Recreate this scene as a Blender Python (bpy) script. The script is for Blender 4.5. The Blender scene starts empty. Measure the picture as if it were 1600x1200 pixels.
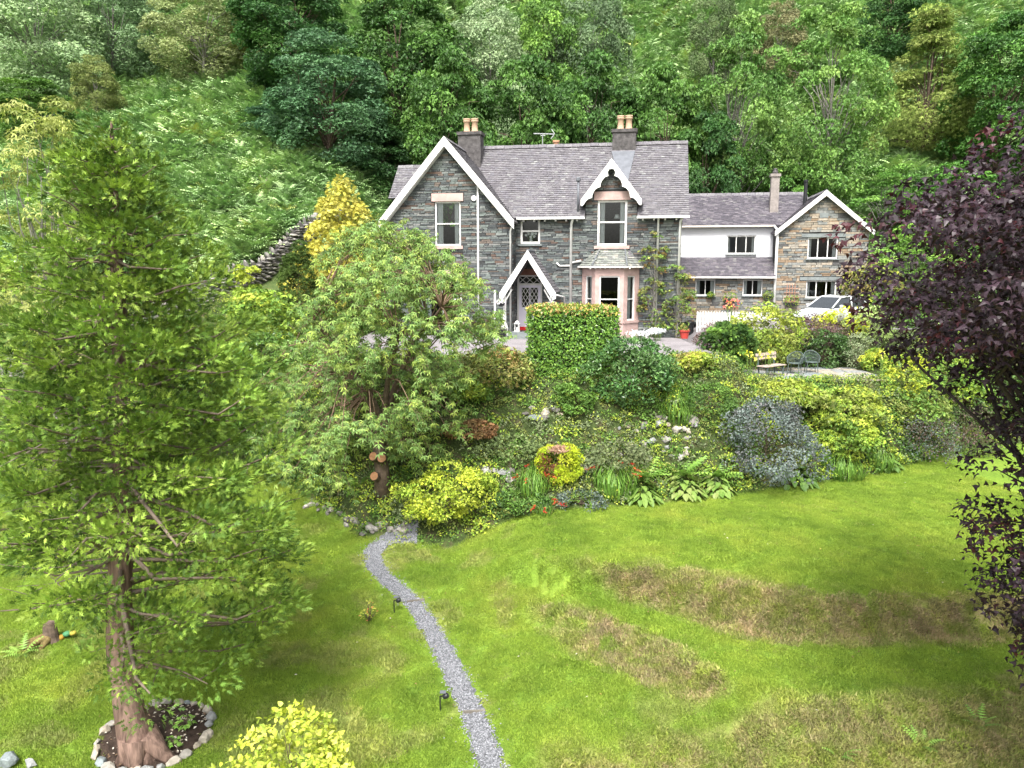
import bpy, bmesh, math, random
import numpy as np
from mathutils import Vector, Matrix
random.seed(7); rng = np.random.default_rng(7)
SC = bpy.context.scene; COL = SC.collection
R = math.radians
# ------------------------------------------------------------------ camera, sky, sun, exposure
FPX = 1202.0; PITCH = R(8.5); CAM = np.array([0.0, 0.0, 3.3])
cd = bpy.data.cameras.new('camera'); cam = bpy.data.objects.new('camera', cd); COL.objects.link(cam)
cam.location = CAM; cam.rotation_euler = (R(90) - PITCH, 0, 0)
cd.sensor_width = 36.0; cd.lens = FPX / 1600 * 36; cd.clip_end = 2000; cd.clip_start = 0.1
SC.camera = cam
SUN_EL, SUN_AZ = R(56), R(192)          # azimuth clockwise from +Y (the view direction)
wd = bpy.data.worlds.new('World'); SC.world = wd; wd.use_nodes = True
nt = wd.node_tree; nt.nodes.clear()
sky = nt.nodes.new('ShaderNodeTexSky'); sky.sky_type = 'NISHITA'; sky.sun_disc = False
sky.sun_elevation = SUN_EL; sky.sun_rotation = SUN_AZ; sky.air_density = 1.0; sky.dust_density = 6.0; sky.ozone_density = 0.6
hs = nt.nodes.new('ShaderNodeHueSaturation'); hs.inputs['Saturation'].default_value = 0.3
bg = nt.nodes.new('ShaderNodeBackground'); bg.inputs['Strength'].default_value = 0.15
wo = nt.nodes.new('ShaderNodeOutputWorld')
nt.links.new(sky.outputs[0], hs.inputs['Color']); nt.links.new(hs.outputs[0], bg.inputs[0]); nt.links.new(bg.outputs[0], wo.inputs[0])
sl = bpy.data.lights.new('sun', 'SUN'); sl.energy = 2.2; sl.angle = R(15); sl.color = (1.0, 0.965, 0.9)
so = bpy.data.objects.new('sun', sl); COL.objects.link(so)
sd_ = Vector((math.sin(SUN_AZ) * math.cos(SUN_EL), math.cos(SUN_AZ) * math.cos(SUN_EL), math.sin(SUN_EL)))
so.rotation_euler = sd_.to_track_quat('Z', 'Y').to_euler()
SC.view_settings.view_transform = 'Standard'; SC.view_settings.look = 'None'
SC.view_settings.gamma = 1.0; SC.view_settings.exposure = 1.35; SC.view_settings.use_curve_mapping = False
SC.render.engine = 'CYCLES'; SC.cycles.max_bounces = 6; SC.cycles.transparent_max_bounces = 6
SC.cycles.use_denoising = True

# ------------------------------------------------------------------ small helpers
def smooth(a, b, x):
    t = np.clip((np.asarray(x, float) - a) / (b - a), 0, 1); return t * t * (3 - 2 * t)
def nrm(v):
    v = np.asarray(v, float); return v / np.maximum(np.linalg.norm(v, axis=-1, keepdims=True), 1e-9)
def ray(px, py):
    v = (600 - py) / FPX
    return np.array([(px - 800) / FPX, math.cos(PITCH) + v * math.sin(PITCH), v * math.cos(PITCH) - math.sin(PITCH)])
def at_y(px, py, Y):
    r = ray(px, py); return CAM + r * (Y / r[1])
_lat = np.random.default_rng(3).random((64, 64))
def vnoise(x, y):
    x = np.asarray(x, float); y = np.asarray(y, float)
    xi = np.floor(x).astype(int); yi = np.floor(y).astype(int); fx = x - xi; fy = y - yi
    fx = fx * fx * (3 - 2 * fx); fy = fy * fy * (3 - 2 * fy)
    g = lambda a, b: _lat[a % 64, b % 64]
    return (g(xi, yi) * (1 - fx) + g(xi + 1, yi) * fx) * (1 - fy) + (g(xi, yi + 1) * (1 - fx) + g(xi + 1, yi + 1) * fx) * fy
def fbm(x, y, o=4):
    s = 0; a = 0.5
    for k in range(o):
        s = s + a * vnoise(x * 2 ** k + 17 * k, y * 2 ** k + 31 * k); a *= 0.5
    return s

def tag(o, label=None, cat=None, group=None, kind=None):
    if label: o['label'] = label
    if cat: o['category'] = cat
    if group: o['group'] = group
    if kind: o['kind'] = kind
    return o
def empty(name, loc=(0, 0, 0), rz=0.0):
    o = bpy.data.objects.new(name, None); COL.objects.link(o); o.location = loc; o.rotation_euler = (0, 0, rz)
    o.empty_display_size = 0.2
    return o
def link(name, me, parent=None, mat=None):
    o = bpy.data.objects.new(name, me); COL.objects.link(o)
    if mat is not None and not me.materials: me.materials.append(mat)
    if parent is not None: o.parent = parent
    return o
def mesh_np(name, V, loops, tot, mat=None, col=None, smooth_=False):
    me = bpy.data.meshes.new(name)
    V = np.ascontiguousarray(V, dtype=np.float32); loops = np.ascontiguousarray(loops, dtype=np.int32); tot = np.ascontiguousarray(tot, dtype=np.int32)
    me.vertices.add(len(V)); me.vertices.foreach_set('co', V.ravel())
    me.loops.add(len(loops)); me.loops.foreach_set('vertex_index', loops)
    me.polygons.add(len(tot)); st = np.zeros(len(tot), np.int32); st[1:] = np.cumsum(tot)[:-1]
    me.polygons.foreach_set('loop_start', st)
    me.polygons.foreach_set('use_smooth', np.full(len(tot), bool(smooth_)))
    if col is not None:
        a = me.attributes.new('Col', 'FLOAT_COLOR', 'POINT')
        c = np.ones((len(V), 4), np.float32); c[:, :3] = col; a.data.foreach_set('color', c.ravel())
    me.update(calc_edges=True)
    if mat is not None: me.materials.append(mat)
    return me

class MB:
    """collects polygons, then links them as one mesh object"""
    def __init__(s): s.v = []; s.f = []; s.c = []
    def add(s, vs, fs, c=(1, 1, 1)):
        b = len(s.v); s.v += [tuple(p) for p in vs]; s.c += [c] * len(vs); s.f += [tuple(i + b for i in f) for f in fs]; return s
    def box(s, a, b, c=(1, 1, 1)):
        x0, y0, z0 = a; x1, y1, z1 = b
        return s.add([(x0, y0, z0), (x1, y0, z0), (x1, y1, z0), (x0, y1, z0), (x0, y0, z1), (x1, y0, z1), (x1, y1, z1), (x0, y1, z1)],
              [(0, 3, 2, 1), (4, 5, 6, 7), (0, 1, 5, 4), (1, 2, 6, 5), (2, 3, 7, 6), (3, 0, 4, 7)], c)
    def prism(s, poly, d, c=(1, 1, 1)):
        """poly: list of 3D points (planar), extruded by vector d"""
        n = len(poly); d = np.array(d, float)
        vs = [np.array(p, float) for p in poly] + [np.array(p, float) + d for p in poly]
        fs = [tuple(range(n)), tuple(range(2 * n - 1, n - 1, -1))] + [(i, i + n, (i + 1) % n + n, (i + 1) % n) for i in range(n)]
        return s.add(vs, fs, c)
    def bar(s, p, q, w, h=None, up=(0, 0, 1), c=(1, 1, 1)):
        h = h or w; p = np.array(p, float); q = np.array(q, float); d = nrm(q - p); up = np.array(up, float)
        if abs(d @ up) > 0.95: up = np.array([1.0, 0, 0])
        a = nrm(np.cross(d, up)) * w / 2; b = nrm(np.cross(a, d)) * h / 2
        vs = [p - a - b, p + a - b, p + a + b, p - a + b, q - a - b, q + a - b, q + a + b, q - a + b]
        return s.add(vs, [(0, 1, 2, 3), (7, 6, 5, 4), (0, 4, 5, 1), (1, 5, 6, 2), (2, 6, 7, 3), (3, 7, 4, 0)], c)
    def tube(s, pts, rad, n=6, c=(1, 1, 1), cap=True):
        pts = [np.array(p, float) for p in pts]; m = len(pts)
        if np.isscalar(rad): rad = [rad] * m
        d0 = nrm(pts[1] - pts[0]); up = np.array([0, 0, 1.0]) if abs(d0[2]) < 0.9 else np.array([1.0, 0, 0])
        a = nrm(np.cross(d0, up)); vs = []
        for i in range(m):
            d = nrm(pts[min(i + 1, m - 1)] - pts[max(i - 1, 0)])
            a = nrm(a - (a @ d) * d); b = np.cross(d, a)
            for k in range(n):
                t = 2 * math.pi * k / n; vs.append(pts[i] + (a * math.cos(t) + b * math.sin(t)) * rad[i])
        fs = [(i * n + k, i * n + (k + 1) % n, (i + 1) * n + (k + 1) % n, (i + 1) * n + k) for i in range(m - 1) for k in range(n)]
        if cap: fs += [tuple(range(n - 1, -1, -1)), tuple((m - 1) * n + k for k in range(n))]
        return s.add(vs, fs, c)
    def lathe(s, prof, cx=0, cy=0, n=12, c=(1, 1, 1)):
        m = len(prof); vs = [(cx + r * math.cos(2 * math.pi * k / n), cy + r * math.sin(2 * math.pi * k / n), z) for r, z in prof for k in range(n)]
        fs = [(i * n + k, i * n + (k + 1) % n, (i + 1) * n + (k + 1) % n, (i + 1) * n + k) for i in range(m - 1) for k in range(n)]
        fs += [tuple(range(n - 1, -1, -1)), tuple((m - 1) * n + k for k in range(n))]
        return s.add(vs, fs, c)
    def mesh(s, name, mat, sm=False):
        return mesh_np(name, np.array(s.v), np.array([i for f in s.f for i in f]), np.array([len(f) for f in s.f]), mat, np.array(s.c), sm)
    def build(s, name, mat, parent=None, sm=False):
        return link(name, s.mesh(name, mat, sm), parent)

# ------------------------------------------------------------------ materials
MATS = {}
def nodes(name):
    m = bpy.data.materials.new(name); m.use_nodes = True; n = m.node_tree; n.nodes.clear()
    out = n.nodes.new('ShaderNodeOutputMaterial'); return m, n, out
def N(n, t, **k):
    x = n.nodes.new(t)
    for a, b in k.items():
        if a in x.inputs: x.inputs[a].default_value = b
        else: setattr(x, a, b)
    return x
def principled(n, out, rough=0.6, spec=0.3):
    p = N(n, 'ShaderNodeBsdfPrincipled'); p.inputs['Roughness'].default_value = rough; p.inputs['Specular IOR Level'].default_value = spec
    n.links.new(p.outputs[0], out.inputs[0]); return p
def ramp(n, stops):
    r = N(n, 'ShaderNodeValToRGB'); e = r.color_ramp.elements
    while len(e) < len(stops): e.new(0.5)
    for i, (p, c) in enumerate(stops): e[i].position = p; e[i].color = (*c, 1)
    return r
def mixc(n, a, b, fac, mode='MIX'):
    m = N(n, 'ShaderNodeMix', data_type='RGBA', blend_type=mode)
    for s, v in ((6, a), (7, b), (0, fac)):
        if hasattr(v, 'is_output') or hasattr(v, 'links'): n.links.new(v, m.inputs[s])
        elif s == 0: m.inputs[0].default_value = v
        else: m.inputs[s].default_value = (*v, 1)
    return m.outputs[2]
def noise(n, scale, detail=4, coord=None, rough=0.6):
    t = N(n, 'ShaderNodeTexNoise'); t.inputs['Scale'].default_value = scale; t.inputs['Detail'].default_value = detail; t.inputs['Roughness'].default_value = rough
    if coord is not None: n.links.new(coord, t.inputs['Vector'])
    return t
def leaf_mat(name, transl=0.27, rough=0.5, spec=0.3):
    m, n, out = nodes(name)
    a = N(n, 'ShaderNodeAttribute', attribute_name='Col'); oi = N(n, 'ShaderNodeObjectInfo')
    c = mixc(n, a.outputs['Color'], oi.outputs['Color'], 1.0, 'MULTIPLY')
    p = N(n, 'ShaderNodeBsdfPrincipled'); p.inputs['Roughness'].default_value = rough; p.inputs['Specular IOR Level'].default_value = spec
    t = N(n, 'ShaderNodeBsdfTranslucent'); mx = N(n, 'ShaderNodeMixShader'); mx.inputs[0].default_value = transl
    n.links.new(c, p.inputs['Base Color']); n.links.new(c, t.inputs['Color'])
    n.links.new(p.outputs[0], mx.inputs[1]); n.links.new(t.outputs[0], mx.inputs[2]); n.links.new(mx.outputs[0], out.inputs[0])
    return m
def plain(name, c, rough=0.6, spec=0.3, var=0.15, scale=6.0, bump=0.0, metal=0.0, useCol=False, zs=1.0):
    """a plain material with mottled colour and light relief"""
    m, n, out = nodes(name); p = principled(n, out, rough, spec); p.inputs['Metallic'].default_value = metal
    tc = N(n, 'ShaderNodeTexCoord'); mp = N(n, 'ShaderNodeMapping'); mp.inputs['Scale'].default_value = (1, 1, zs); n.links.new(tc.outputs['Object'], mp.inputs[0]); co = mp.outputs[0]; t = noise(n, scale, 5, co)
    lo = tuple(x * (1 - var) for x in c); hi = tuple(min(1, x * (1 + var)) for x in c)
    r = ramp(n, [(0.3, lo), (0.7, hi)]); n.links.new(t.outputs[0], r.inputs[0]); c_ = r.outputs[0]
    if useCol:
        a = N(n, 'ShaderNodeAttribute', attribute_name='Col'); c_ = mixc(n, c_, a.outputs['Color'], 1.0, 'MULTIPLY')
    n.links.new(c_, p.inputs['Base Color'])
    if bump:
        b = N(n, 'ShaderNodeBump'); b.inputs['Strength'].default_value = bump; b.inputs['Distance'].default_value = 0.02
        t2 = noise(n, scale * 6 if zs == 1 else scale * 1.5, 4, co); n.links.new(t2.outputs[0], b.inputs['Height']); n.links.new(b.outputs[0], p.inputs['Normal'])
    return m
def stone_mat(name, stops, single, rough=0.8):
    """stone colour picked per piece: from its vertex colour (joined pieces) or the object's own random number (single pieces)"""
    m, n, out = nodes(name); p = principled(n, out, rough, 0.25)
    if single: src = N(n, 'ShaderNodeObjectInfo').outputs['Random']
    else: src = N(n, 'ShaderNodeAttribute', attribute_name='Col').outputs['Fac']
    r = ramp(n, stops); r.color_ramp.interpolation = 'CONSTANT'; n.links.new(src, r.inputs[0])
    g = N(n, 'ShaderNodeNewGeometry'); t = noise(n, 9, 6, g.outputs['Position']); r2 = ramp(n, [(0.25, (0.4, 0.4, 0.4)), (0.75, (0.92, 0.92, 0.9))]); n.links.new(t.outputs[0], r2.inputs[0])
    c = mixc(n, r.outputs[0], r2.outputs[0], 1.0, 'MULTIPLY'); n.links.new(c, p.inputs['Base Color'])
    b = N(n, 'ShaderNodeBump'); b.inputs['Strength'].default_value = 0.6; b.inputs['Distance'].default_value = 0.02
    t2 = noise(n, 30, 4, g.outputs['Position']); n.links.new(t2.outputs[0], b.inputs['Height']); n.links.new(b.outputs[0], p.inputs['Normal'])
    return m
LEAF = leaf_mat('leaf'); LEAFG = leaf_mat('glossy_leaf', 0.25, 0.32, 0.45); NEEDLE = leaf_mat('conifer_spray', 0.18, 0.6, 0.25)
COPPER = leaf_mat('copper_leaf', 0.22, 0.42, 0.32)
BARK = plain('bark', (0.115, 0.085, 0.065), 0.9, 0.1, 0.5, 8, 0.8); BARKR = plain('cypress_bark', (0.15, 0.1, 0.08), 0.9, 0.1, 0.6, 14, 1.0, zs=.12)
BARKG = plain('grey_bark', (0.2, 0.19, 0.17), 0.9, 0.1, 0.4, 8, 0.6)
WHITE = plain('white_paint', (0.64, 0.64, 0.62), 0.5, 0.35, 0.13, 4); RENDERW = plain('white_render', (0.6, 0.61, 0.64), 0.85, 0.2, 0.05, 1.2, 0.15)
PINK = plain('pink_sandstone', (0.42, 0.3, 0.275), 0.85, 0.2, 0.18, 3, 0.3)
MORTAR = plain('dark_joint', (0.05, 0.05, 0.05), 0.95, 0.1, 0.3, 5); DARK = plain('interior', (0.06, 0.06, 0.06), 0.9, 0.1, 0.2, 2)
CURTAIN = plain('curtain', (0.8, 0.8, 0.82), 0.9, 0.1, 0.05, 3); TERRA = plain('terracotta', (0.55, 0.31, 0.19), 0.8, 0.2, 0.2, 5)
BUFF = plain('buff_clay', (0.42, 0.29, 0.2), 0.8, 0.2, 0.15, 5); LEAD = plain('lead', (0.11, 0.118, 0.135), 0.55, 0.4, 0.2, 4)
BLACK = plain('black_plastic', (0.015, 0.016, 0.018), 0.4, 0.4, 0.2, 4); REDM = plain('red_mat', (0.35, 0.02, 0.02), 0.9, 0.1, 0.2, 8); REDPOT = plain('red_glaze', (0.4, 0.05, 0.04), 0.4, 0.4, 0.2, 4)
ALU = plain('grey_metal', (0.45, 0.46, 0.47), 0.4, 0.5, 0.1, 4, 0, 0.7); IRON = plain('grey_green_iron', (0.075, 0.1, 0.095), 0.5, 0.4, 0.2, 8)
WOODP = plain('weathered_wood', (0.36, 0.29, 0.25), 0.85, 0.15, 0.25, 6, 0.3); CUT = plain('sawn_wood', (0.36, 0.19, 0.1), 0.85, 0.1, 0.25, 8)
SOIL = plain('soil', (0.045, 0.032, 0.025), 0.95, 0.1, 0.5, 7, 0.8); SLATEG = plain('slate_grey', (0.16, 0.18, 0.18), 0.7, 0.3, 0.25, 5, 0.3)
RENDERG = plain('grey_render', (0.24, 0.215, 0.2), 0.9, 0.1, 0.25, 4, 0.4); SOOT = plain('sooty_stone', (0.085, 0.08, 0.08), 0.9, 0.1, 0.5, 5, 0.6)
FLOWER = plain('petal', (1, 1, 1), 0.6, 0.2, 0.08, 5, useCol=True); CARP = plain('silver_white_paint', (0.5, 0.52, 0.55), 0.25, 0.5, 0.02, 1); RUBBER = plain('rubber', (0.02, 0.02, 0.02), 0.8, 0.2, 0.2, 8)
MOSS = plain('mossy_wood', (0.16, 0.12, 0.05), 0.95, 0.1, 0.5, 9, 0.8)
SLATE_ST = [(0.0, (0.10, 0.112, 0.118)), (0.14, (0.155, 0.175, 0.175)), (0.3, (0.2, 0.232, 0.222)), (0.45, (0.12, 0.135, 0.145)), (0.56, (0.255, 0.278, 0.27)), (0.68, (0.165, 0.17, 0.17)), (0.81, (0.19, 0.155, 0.135)), (0.88, (0.165, 0.115, 0.095)), (0.92, (0.26, 0.265, 0.26)), (0.96, (0.075, 0.078, 0.082))]
TAN_ST = [(0.0, (0.22, 0.235, 0.23)), (0.15, (0.34, 0.3, 0.24)), (0.3, (0.3, 0.31, 0.3)), (0.42, (0.42, 0.35, 0.27)), (0.55, (0.18, 0.19, 0.185)), (0.66, (0.4, 0.37, 0.32)), (0.78, (0.33, 0.24, 0.165)), (0.9, (0.5, 0.43, 0.35)), (0.96, (0.13, 0.13, 0.13))]
GREY_ST = [(0.0, (0.24, 0.23, 0.215)), (0.2, (0.36, 0.345, 0.325)), (0.45, (0.28, 0.26, 0.24)), (0.6, (0.46, 0.44, 0.41)), (0.75, (0.2, 0.185, 0.17)), (0.9, (0.54, 0.5, 0.45))]
PALE_ST = [(0.0, (0.4, 0.38, 0.34)), (0.25, (0.5, 0.45, 0.38)), (0.5, (0.33, 0.34, 0.34)), (0.7, (0.46, 0.4, 0.32)), (0.85, (0.26, 0.3, 0.31))]
SLATE_J = stone_mat('slate_stone', SLATE_ST, False); SLATE_S = stone_mat('slate_stone_single', SLATE_ST, True)
TAN_J = stone_mat('tan_stone', TAN_ST, False); TAN_S = stone_mat('tan_stone_single', TAN_ST, True)
GREY_S = stone_mat('field_stone', GREY_ST, True); GREY_J = stone_mat('field_stone_joined', GREY_ST, False); PALE_S = stone_mat('pale_boulder', PALE_ST, True)
ROOF_ST = [(0.0, (0.17, 0.162, 0.178)), (0.15, (0.2, 0.19, 0.208)), (0.35, (0.222, 0.212, 0.23)), (0.55, (0.185, 0.175, 0.198)), (0.72, (0.24, 0.234, 0.248)), (0.88, (0.21, 0.205, 0.23)), (0.97, (0.3, 0.3, 0.305))]
ROOF2_ST = [(0.0, (0.14, 0.13, 0.155)), (0.25, (0.2, 0.185, 0.215)), (0.5, (0.17, 0.155, 0.185)), (0.75, (0.235, 0.215, 0.245)), (0.92, (0.28, 0.27, 0.28))]
ROOF = stone_mat('roof_slate', ROOF_ST, False, 0.6); ROOF2 = stone_mat('roof_slate_blue', ROOF2_ST, False, 0.6); ROOFS = stone_mat('ridge_tile_slate', ROOF_ST, True, 0.6)
def glass_mat():
    m, n, out = nodes('window_glass'); t = N(n, 'ShaderNodeBsdfTransparent'); t.inputs[0].default_value = (0.75, 0.8, 0.78, 1)
    g = N(n, 'ShaderNodeBsdfGlossy'); g.inputs['Roughness'].default_value = 0.03; g.inputs[0].default_value = (0.9, 0.95, 0.95, 1)
    f = N(n, 'ShaderNodeFresnel'); f.inputs[0].default_value = 1.6; mx = N(n, 'ShaderNodeMixShader')
    n.links.new(f.outputs[0], mx.inputs[0]); n.links.new(t.outputs[0], mx.inputs[1]); n.links.new(g.outputs[0], mx.inputs[2]); n.links.new(mx.outputs[0], out.inputs[0]); return m
GLASS = glass_mat()

# ------------------------------------------------------------------ terrain
def gz(px, py, z):
    r = ray(px, py); p = CAM + r * ((z - CAM[2]) / r[2]); return p[0], p[1]
_bed = [(-60, 36), (-20, 33), (-12, 31), (-9, 29), (-7.6, 26.6)] + [gz(a, b, c) for a, b, c in ((560, 838, -4.95), (640, 846, -4.9), (700, 848, -4.8), (770, 826, -4.6), (900, 802, -4.3), (1000, 790, -4.2), (1140, 776, -4.2), (1330, 752, -4.2), (1450, 722, -4.2), (1520, 700, -4.2))] + [(30, 34), (70, 36)]
BX = np.array([p[0] for p in _bed]); BY = np.array([p[1] for p in _bed])
CX = np.array([-60, -14, -10.5, -8.5, -6.5, 8, 9.5, 14.8, 16.6, 20, 30, 70]); CY = np.array([44, 39.8, 37.5, 33, 28.8, 28.6, 29.6, 30, 33.4, 36, 38, 42.0]); CZ = np.array([2.6, 2.2, 1.6, 0.6, 0, 0, -1.05, -1.05, -0.5, 0, .5, 0.5])
_edges = [(-4.2, [(835, 858), (870, 878), (930, 880), (1000, 882), (1080, 895), (1160, 912), (1300, 927), (1450, 930), (1600, 925)]),
          (-4.85, [(835, 866), (870, 893), (950, 930), (1050, 965), (1150, 995), (1300, 1012), (1450, 1010), (1600, 1000)]),
          (-4.93, [(800, 922), (850, 943), (950, 965), (1030, 1000), (1100, 1042), (1200, 1082), (1350, 1092), (1500, 1078), (1600, 1050)]),
          (-5.22, [(800, 938), (830, 975), (900, 1022), (1000, 1068), (1100, 1094), (1180, 1100), (1240, 1090), (1350, 1092.5), (1500, 1078.5), (1600, 1050.5)]),
          (-5.4, [(860, 1180), (1000, 1152), (1150, 1132), (1300, 1108), (1450, 1092), (1600, 1072)]),
          (-5.9, [(700, 1290), (1200, 1270), (1600, 1240)])]
ECUR = []
for z_, pts_ in _edges:
    q_ = np.array([gz(a, b, z_) for a, b in pts_]); ECUR.append((q_[:, 0], q_[:, 1]))
def terrace(X, wide=False):
    """Y of each terrace line on the right lawn at X, from the platform's lip downhill"""
    E = [np.interp(X, a, b) for a, b in ECUR]
    gap = (0, 1.0, .35, 1.0, .35, 1.0) if wide else (0, .02, .02, .02, .02, .02)
    for i in range(1, len(E)): E[i] = np.minimum(E[i], E[i - 1] - gap[i])
    return E
HX = [-60, -20, -14, -11, -6, 4, 20, 24, 60]; HY = [42, 40, 39.4, 40.6, 48, 52, 55, 47, 45]
def ground_z(X, Y, detail=True):
    X = np.asarray(X, float); Y = np.asarray(Y, float)
    left = -5.25 + 0.07 * (np.minimum(Y, 40) - 19)
    E = terrace(X, True); plat = np.full(np.shape(X), -4.2); zs_ = [e[0] for e in _edges]
    for i in range(5):
        t = np.clip((E[i] - Y) / (E[i] - E[i + 1]), 0, 1); plat = plat + (zs_[i + 1] - zs_[i]) * (t * t * (3 - 2 * t) if i in (0, 2) else t)
    plat = plat - .07 * np.maximum(E[5] - Y, 0); k = smooth(-2.2, 1.1, X); low = left * (1 - k) + plat * k
    yb = np.interp(X, BX, BY); yc = np.interp(X, CX, CY); zt = np.interp(X, CX, CZ)
    r = smooth(8, 12, X); zt = zt + r * (0.5 - np.interp(X, CX, CZ)) * smooth(33.4, 36.2, Y)
    s = np.clip((Y - yb) / (yc - yb), 0, 1); s2 = 0.55 * s + 0.45 * (s * s * (3 - 2 * s))
    z = low * (1 - s2) + zt * s2
    if detail: z = z + 0.25 * (fbm(X * 1.1, Y * 1.1, 3) - 0.45) * np.sin(math.pi * s) * (s > 0) * (s < 1)
    yh = np.interp(X, HX, HY)
    d = np.maximum(Y - yh, 0); slope = 0.52 * d + 0.14 * np.maximum(Y - 70, 0)
    hill = slope * smooth(0, 5, d)
    if detail: hill = hill + (fbm(X * .09, Y * .09, 4) - .47) * 5 * smooth(2, 25, d)
    return z + hill
def zat(x, y): return float(ground_z(np.array([x]), np.array([y]))[0])
def hit(px, py):
    r = ray(px, py); t = np.linspace(8, 160, 6000); P = CAM + r[None] * t[:, None]
    g = ground_z(P[:, 0], P[:, 1]); i = np.argmax(P[:, 2] < g)
    return P[i]
def dryness(X, Y):
    E = terrace(X); n = fbm(X * 1.1 + 3, Y * 1.1, 4); n2 = fbm(X * .35 + 9, Y * .35 + 4, 3); w = .35 * (n - .47) * 2
    band = lambda a, b, s: smooth(-s, s, a - Y + w) * smooth(-s, s, Y - b + w)
    d = band(E[0] - .1, E[1], .25) + band(E[2], E[3], .3) * smooth(.15, .6, E[2] - E[3]) + .8 * smooth(-.4, .5, E[4] - Y + w)
    d = d * smooth(.2, 1.1, X + .5 * (n - .5)) * smooth(0.2, 0.5, fbm(X * 2.3 + 7, Y * 2.3, 4) + 0.06) + .4 * np.exp(-((Y - E[0] - .3) / .2) ** 2) * smooth(1, 3, X) * smooth(.42, .5, n)
    return np.clip(d + .4 * smooth(0.5, 0.62, n2) * (Y < E[0] - 4) + .35 * smooth(0.5, 0.62, n) * (X < 0) * (Y < 24), 0, 1)
def axis(fine0, fine1, step, lo, hi):
    a = [fine0]; s = step
    while a[-1] > lo: s = min(s * 1.18, 4.0); a.append(a[-1] - s)
    b = [fine1]; s = step
    while b[-1] < hi: s = min(s * 1.18, 4.0); b.append(b[-1] + s)
    return np.array(a[::-1][:-1] + list(np.arange(fine0, fine1, step)) + b)
def grid_mesh(name, xs, ys, zf, mat, keep=None, col=None):
    GX, GY = np.meshgrid(xs, ys); V = np.stack([GX, GY, zf(GX, GY)], -1).reshape(-1, 3); nx = len(xs); ny = len(ys)
    i = (np.arange(ny - 1)[:, None] * nx + np.arange(nx - 1)[None]).ravel(); F = np.stack([i, i + 1, i + 1 + nx, i + nx], -1)
    if keep is not None:
        c = V[F].mean(1); F = F[keep(c[:, 0], c[:, 1])]; u, inv = np.unique(F, return_inverse=True); V = V[u]; F = inv.reshape(-1, 4)
    c = col(V[:, 0], V[:, 1]) if col else None
    return mesh_np(name, V, F.ravel(), np.full(len(F), 4), mat, c, True)
def ground_mask(X, Y):
    """R lawn, G dry grass, B bracken hill; none of them: planting bed soil"""
    yb = np.interp(X, BX, BY) + 0.25 * (vnoise(X * 1.7, Y * 1.7) - .5); yh = np.interp(X, HX, HY)
    return np.stack([1 - smooth(-0.1, 0.15, Y - yb), dryness(X, Y), smooth(-1, 1, Y - yh)], -1)
def ground_mat():
    m, n, out = nodes('ground'); p = principled(n, out, 0.9, 0.15)
    a = N(n, 'ShaderNodeAttribute', attribute_name='Col'); sp = N(n, 'ShaderNodeSeparateColor'); n.links.new(a.outputs['Color'], sp.inputs[0])
    g = N(n, 'ShaderNodeNewGeometry'); P = g.outputs['Position']
    n1 = noise(n, 0.45, 5, P); n2 = noise(n, 14, 5, P, 0.75); n3 = noise(n, 2.2, 5, P)
    lawn = ramp(n, [(0.3, (0.1, 0.175, 0.022)), (0.5, (0.14, 0.23, 0.028)), (0.72, (0.2, 0.265, 0.04))]); n.links.new(n1.outputs[0], lawn.inputs[0])
    fine = ramp(n, [(0.25, (0.5, 0.52, 0.5)), (0.75, (1.4, 1.35, 1.3))]); n.links.new(n2.outputs[0], fine.inputs[0])
    dry = ramp(n, [(0.3, (0.13, 0.105, 0.05)), (0.5, (0.25, 0.195, 0.105)), (0.68, (0.15, 0.175, 0.042))]); n.links.new(n3.outputs[0], dry.inputs[0])
    soil = ramp(n, [(0.3, (0.03, 0.04, 0.015)), (0.5, (0.045, 0.07, 0.02)), (0.65, (0.07, 0.06, 0.035)), (0.8, (0.06, 0.1, 0.025))]); n.links.new(n3.outputs[0], soil.inputs[0])
    hill = ramp(n, [(0.35, (0.05, 0.085, 0.025)), (0.55, (0.085, 0.12, 0.04)), (0.72, (0.15, 0.14, 0.065))]); n.links.new(n3.outputs[0], hill.inputs[0])
    c = mixc(n, soil.outputs[0], lawn.outputs[0], sp.outputs[0]); c = mixc(n, c, hill.outputs[0], sp.outputs[2])
    dm = N(n, 'ShaderNodeMath', operation='MULTIPLY'); n.links.new(sp.outputs[0], dm.inputs[0]); n.links.new(sp.outputs[1], dm.inputs[1]); c = mixc(n, c, dry.outputs[0], dm.outputs[0])
    c = mixc(n, c, fine.outputs[0], 1.0, 'MULTIPLY'); n.links.new(c, p.inputs['Base Color'])
    b = N(n, 'ShaderNodeBump'); b.inputs['Strength'].default_value = 0.7; b.inputs['Distance'].default_value = 0.05; n.links.new(n2.outputs[0], b.inputs['Height']); n.links.new(b.outputs[0], p.inputs['Normal'])
    return m
xs = axis(-16, 16, 0.22, -260, 260); ys = axis(9, 40, 0.22, -60, 330)
tag(link('ground', grid_mesh('ground', xs, ys, ground_z, ground_mat(), None, ground_mask)), 'sloping lawn, planting bank and hillside', None, None, 'structure')

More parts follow.
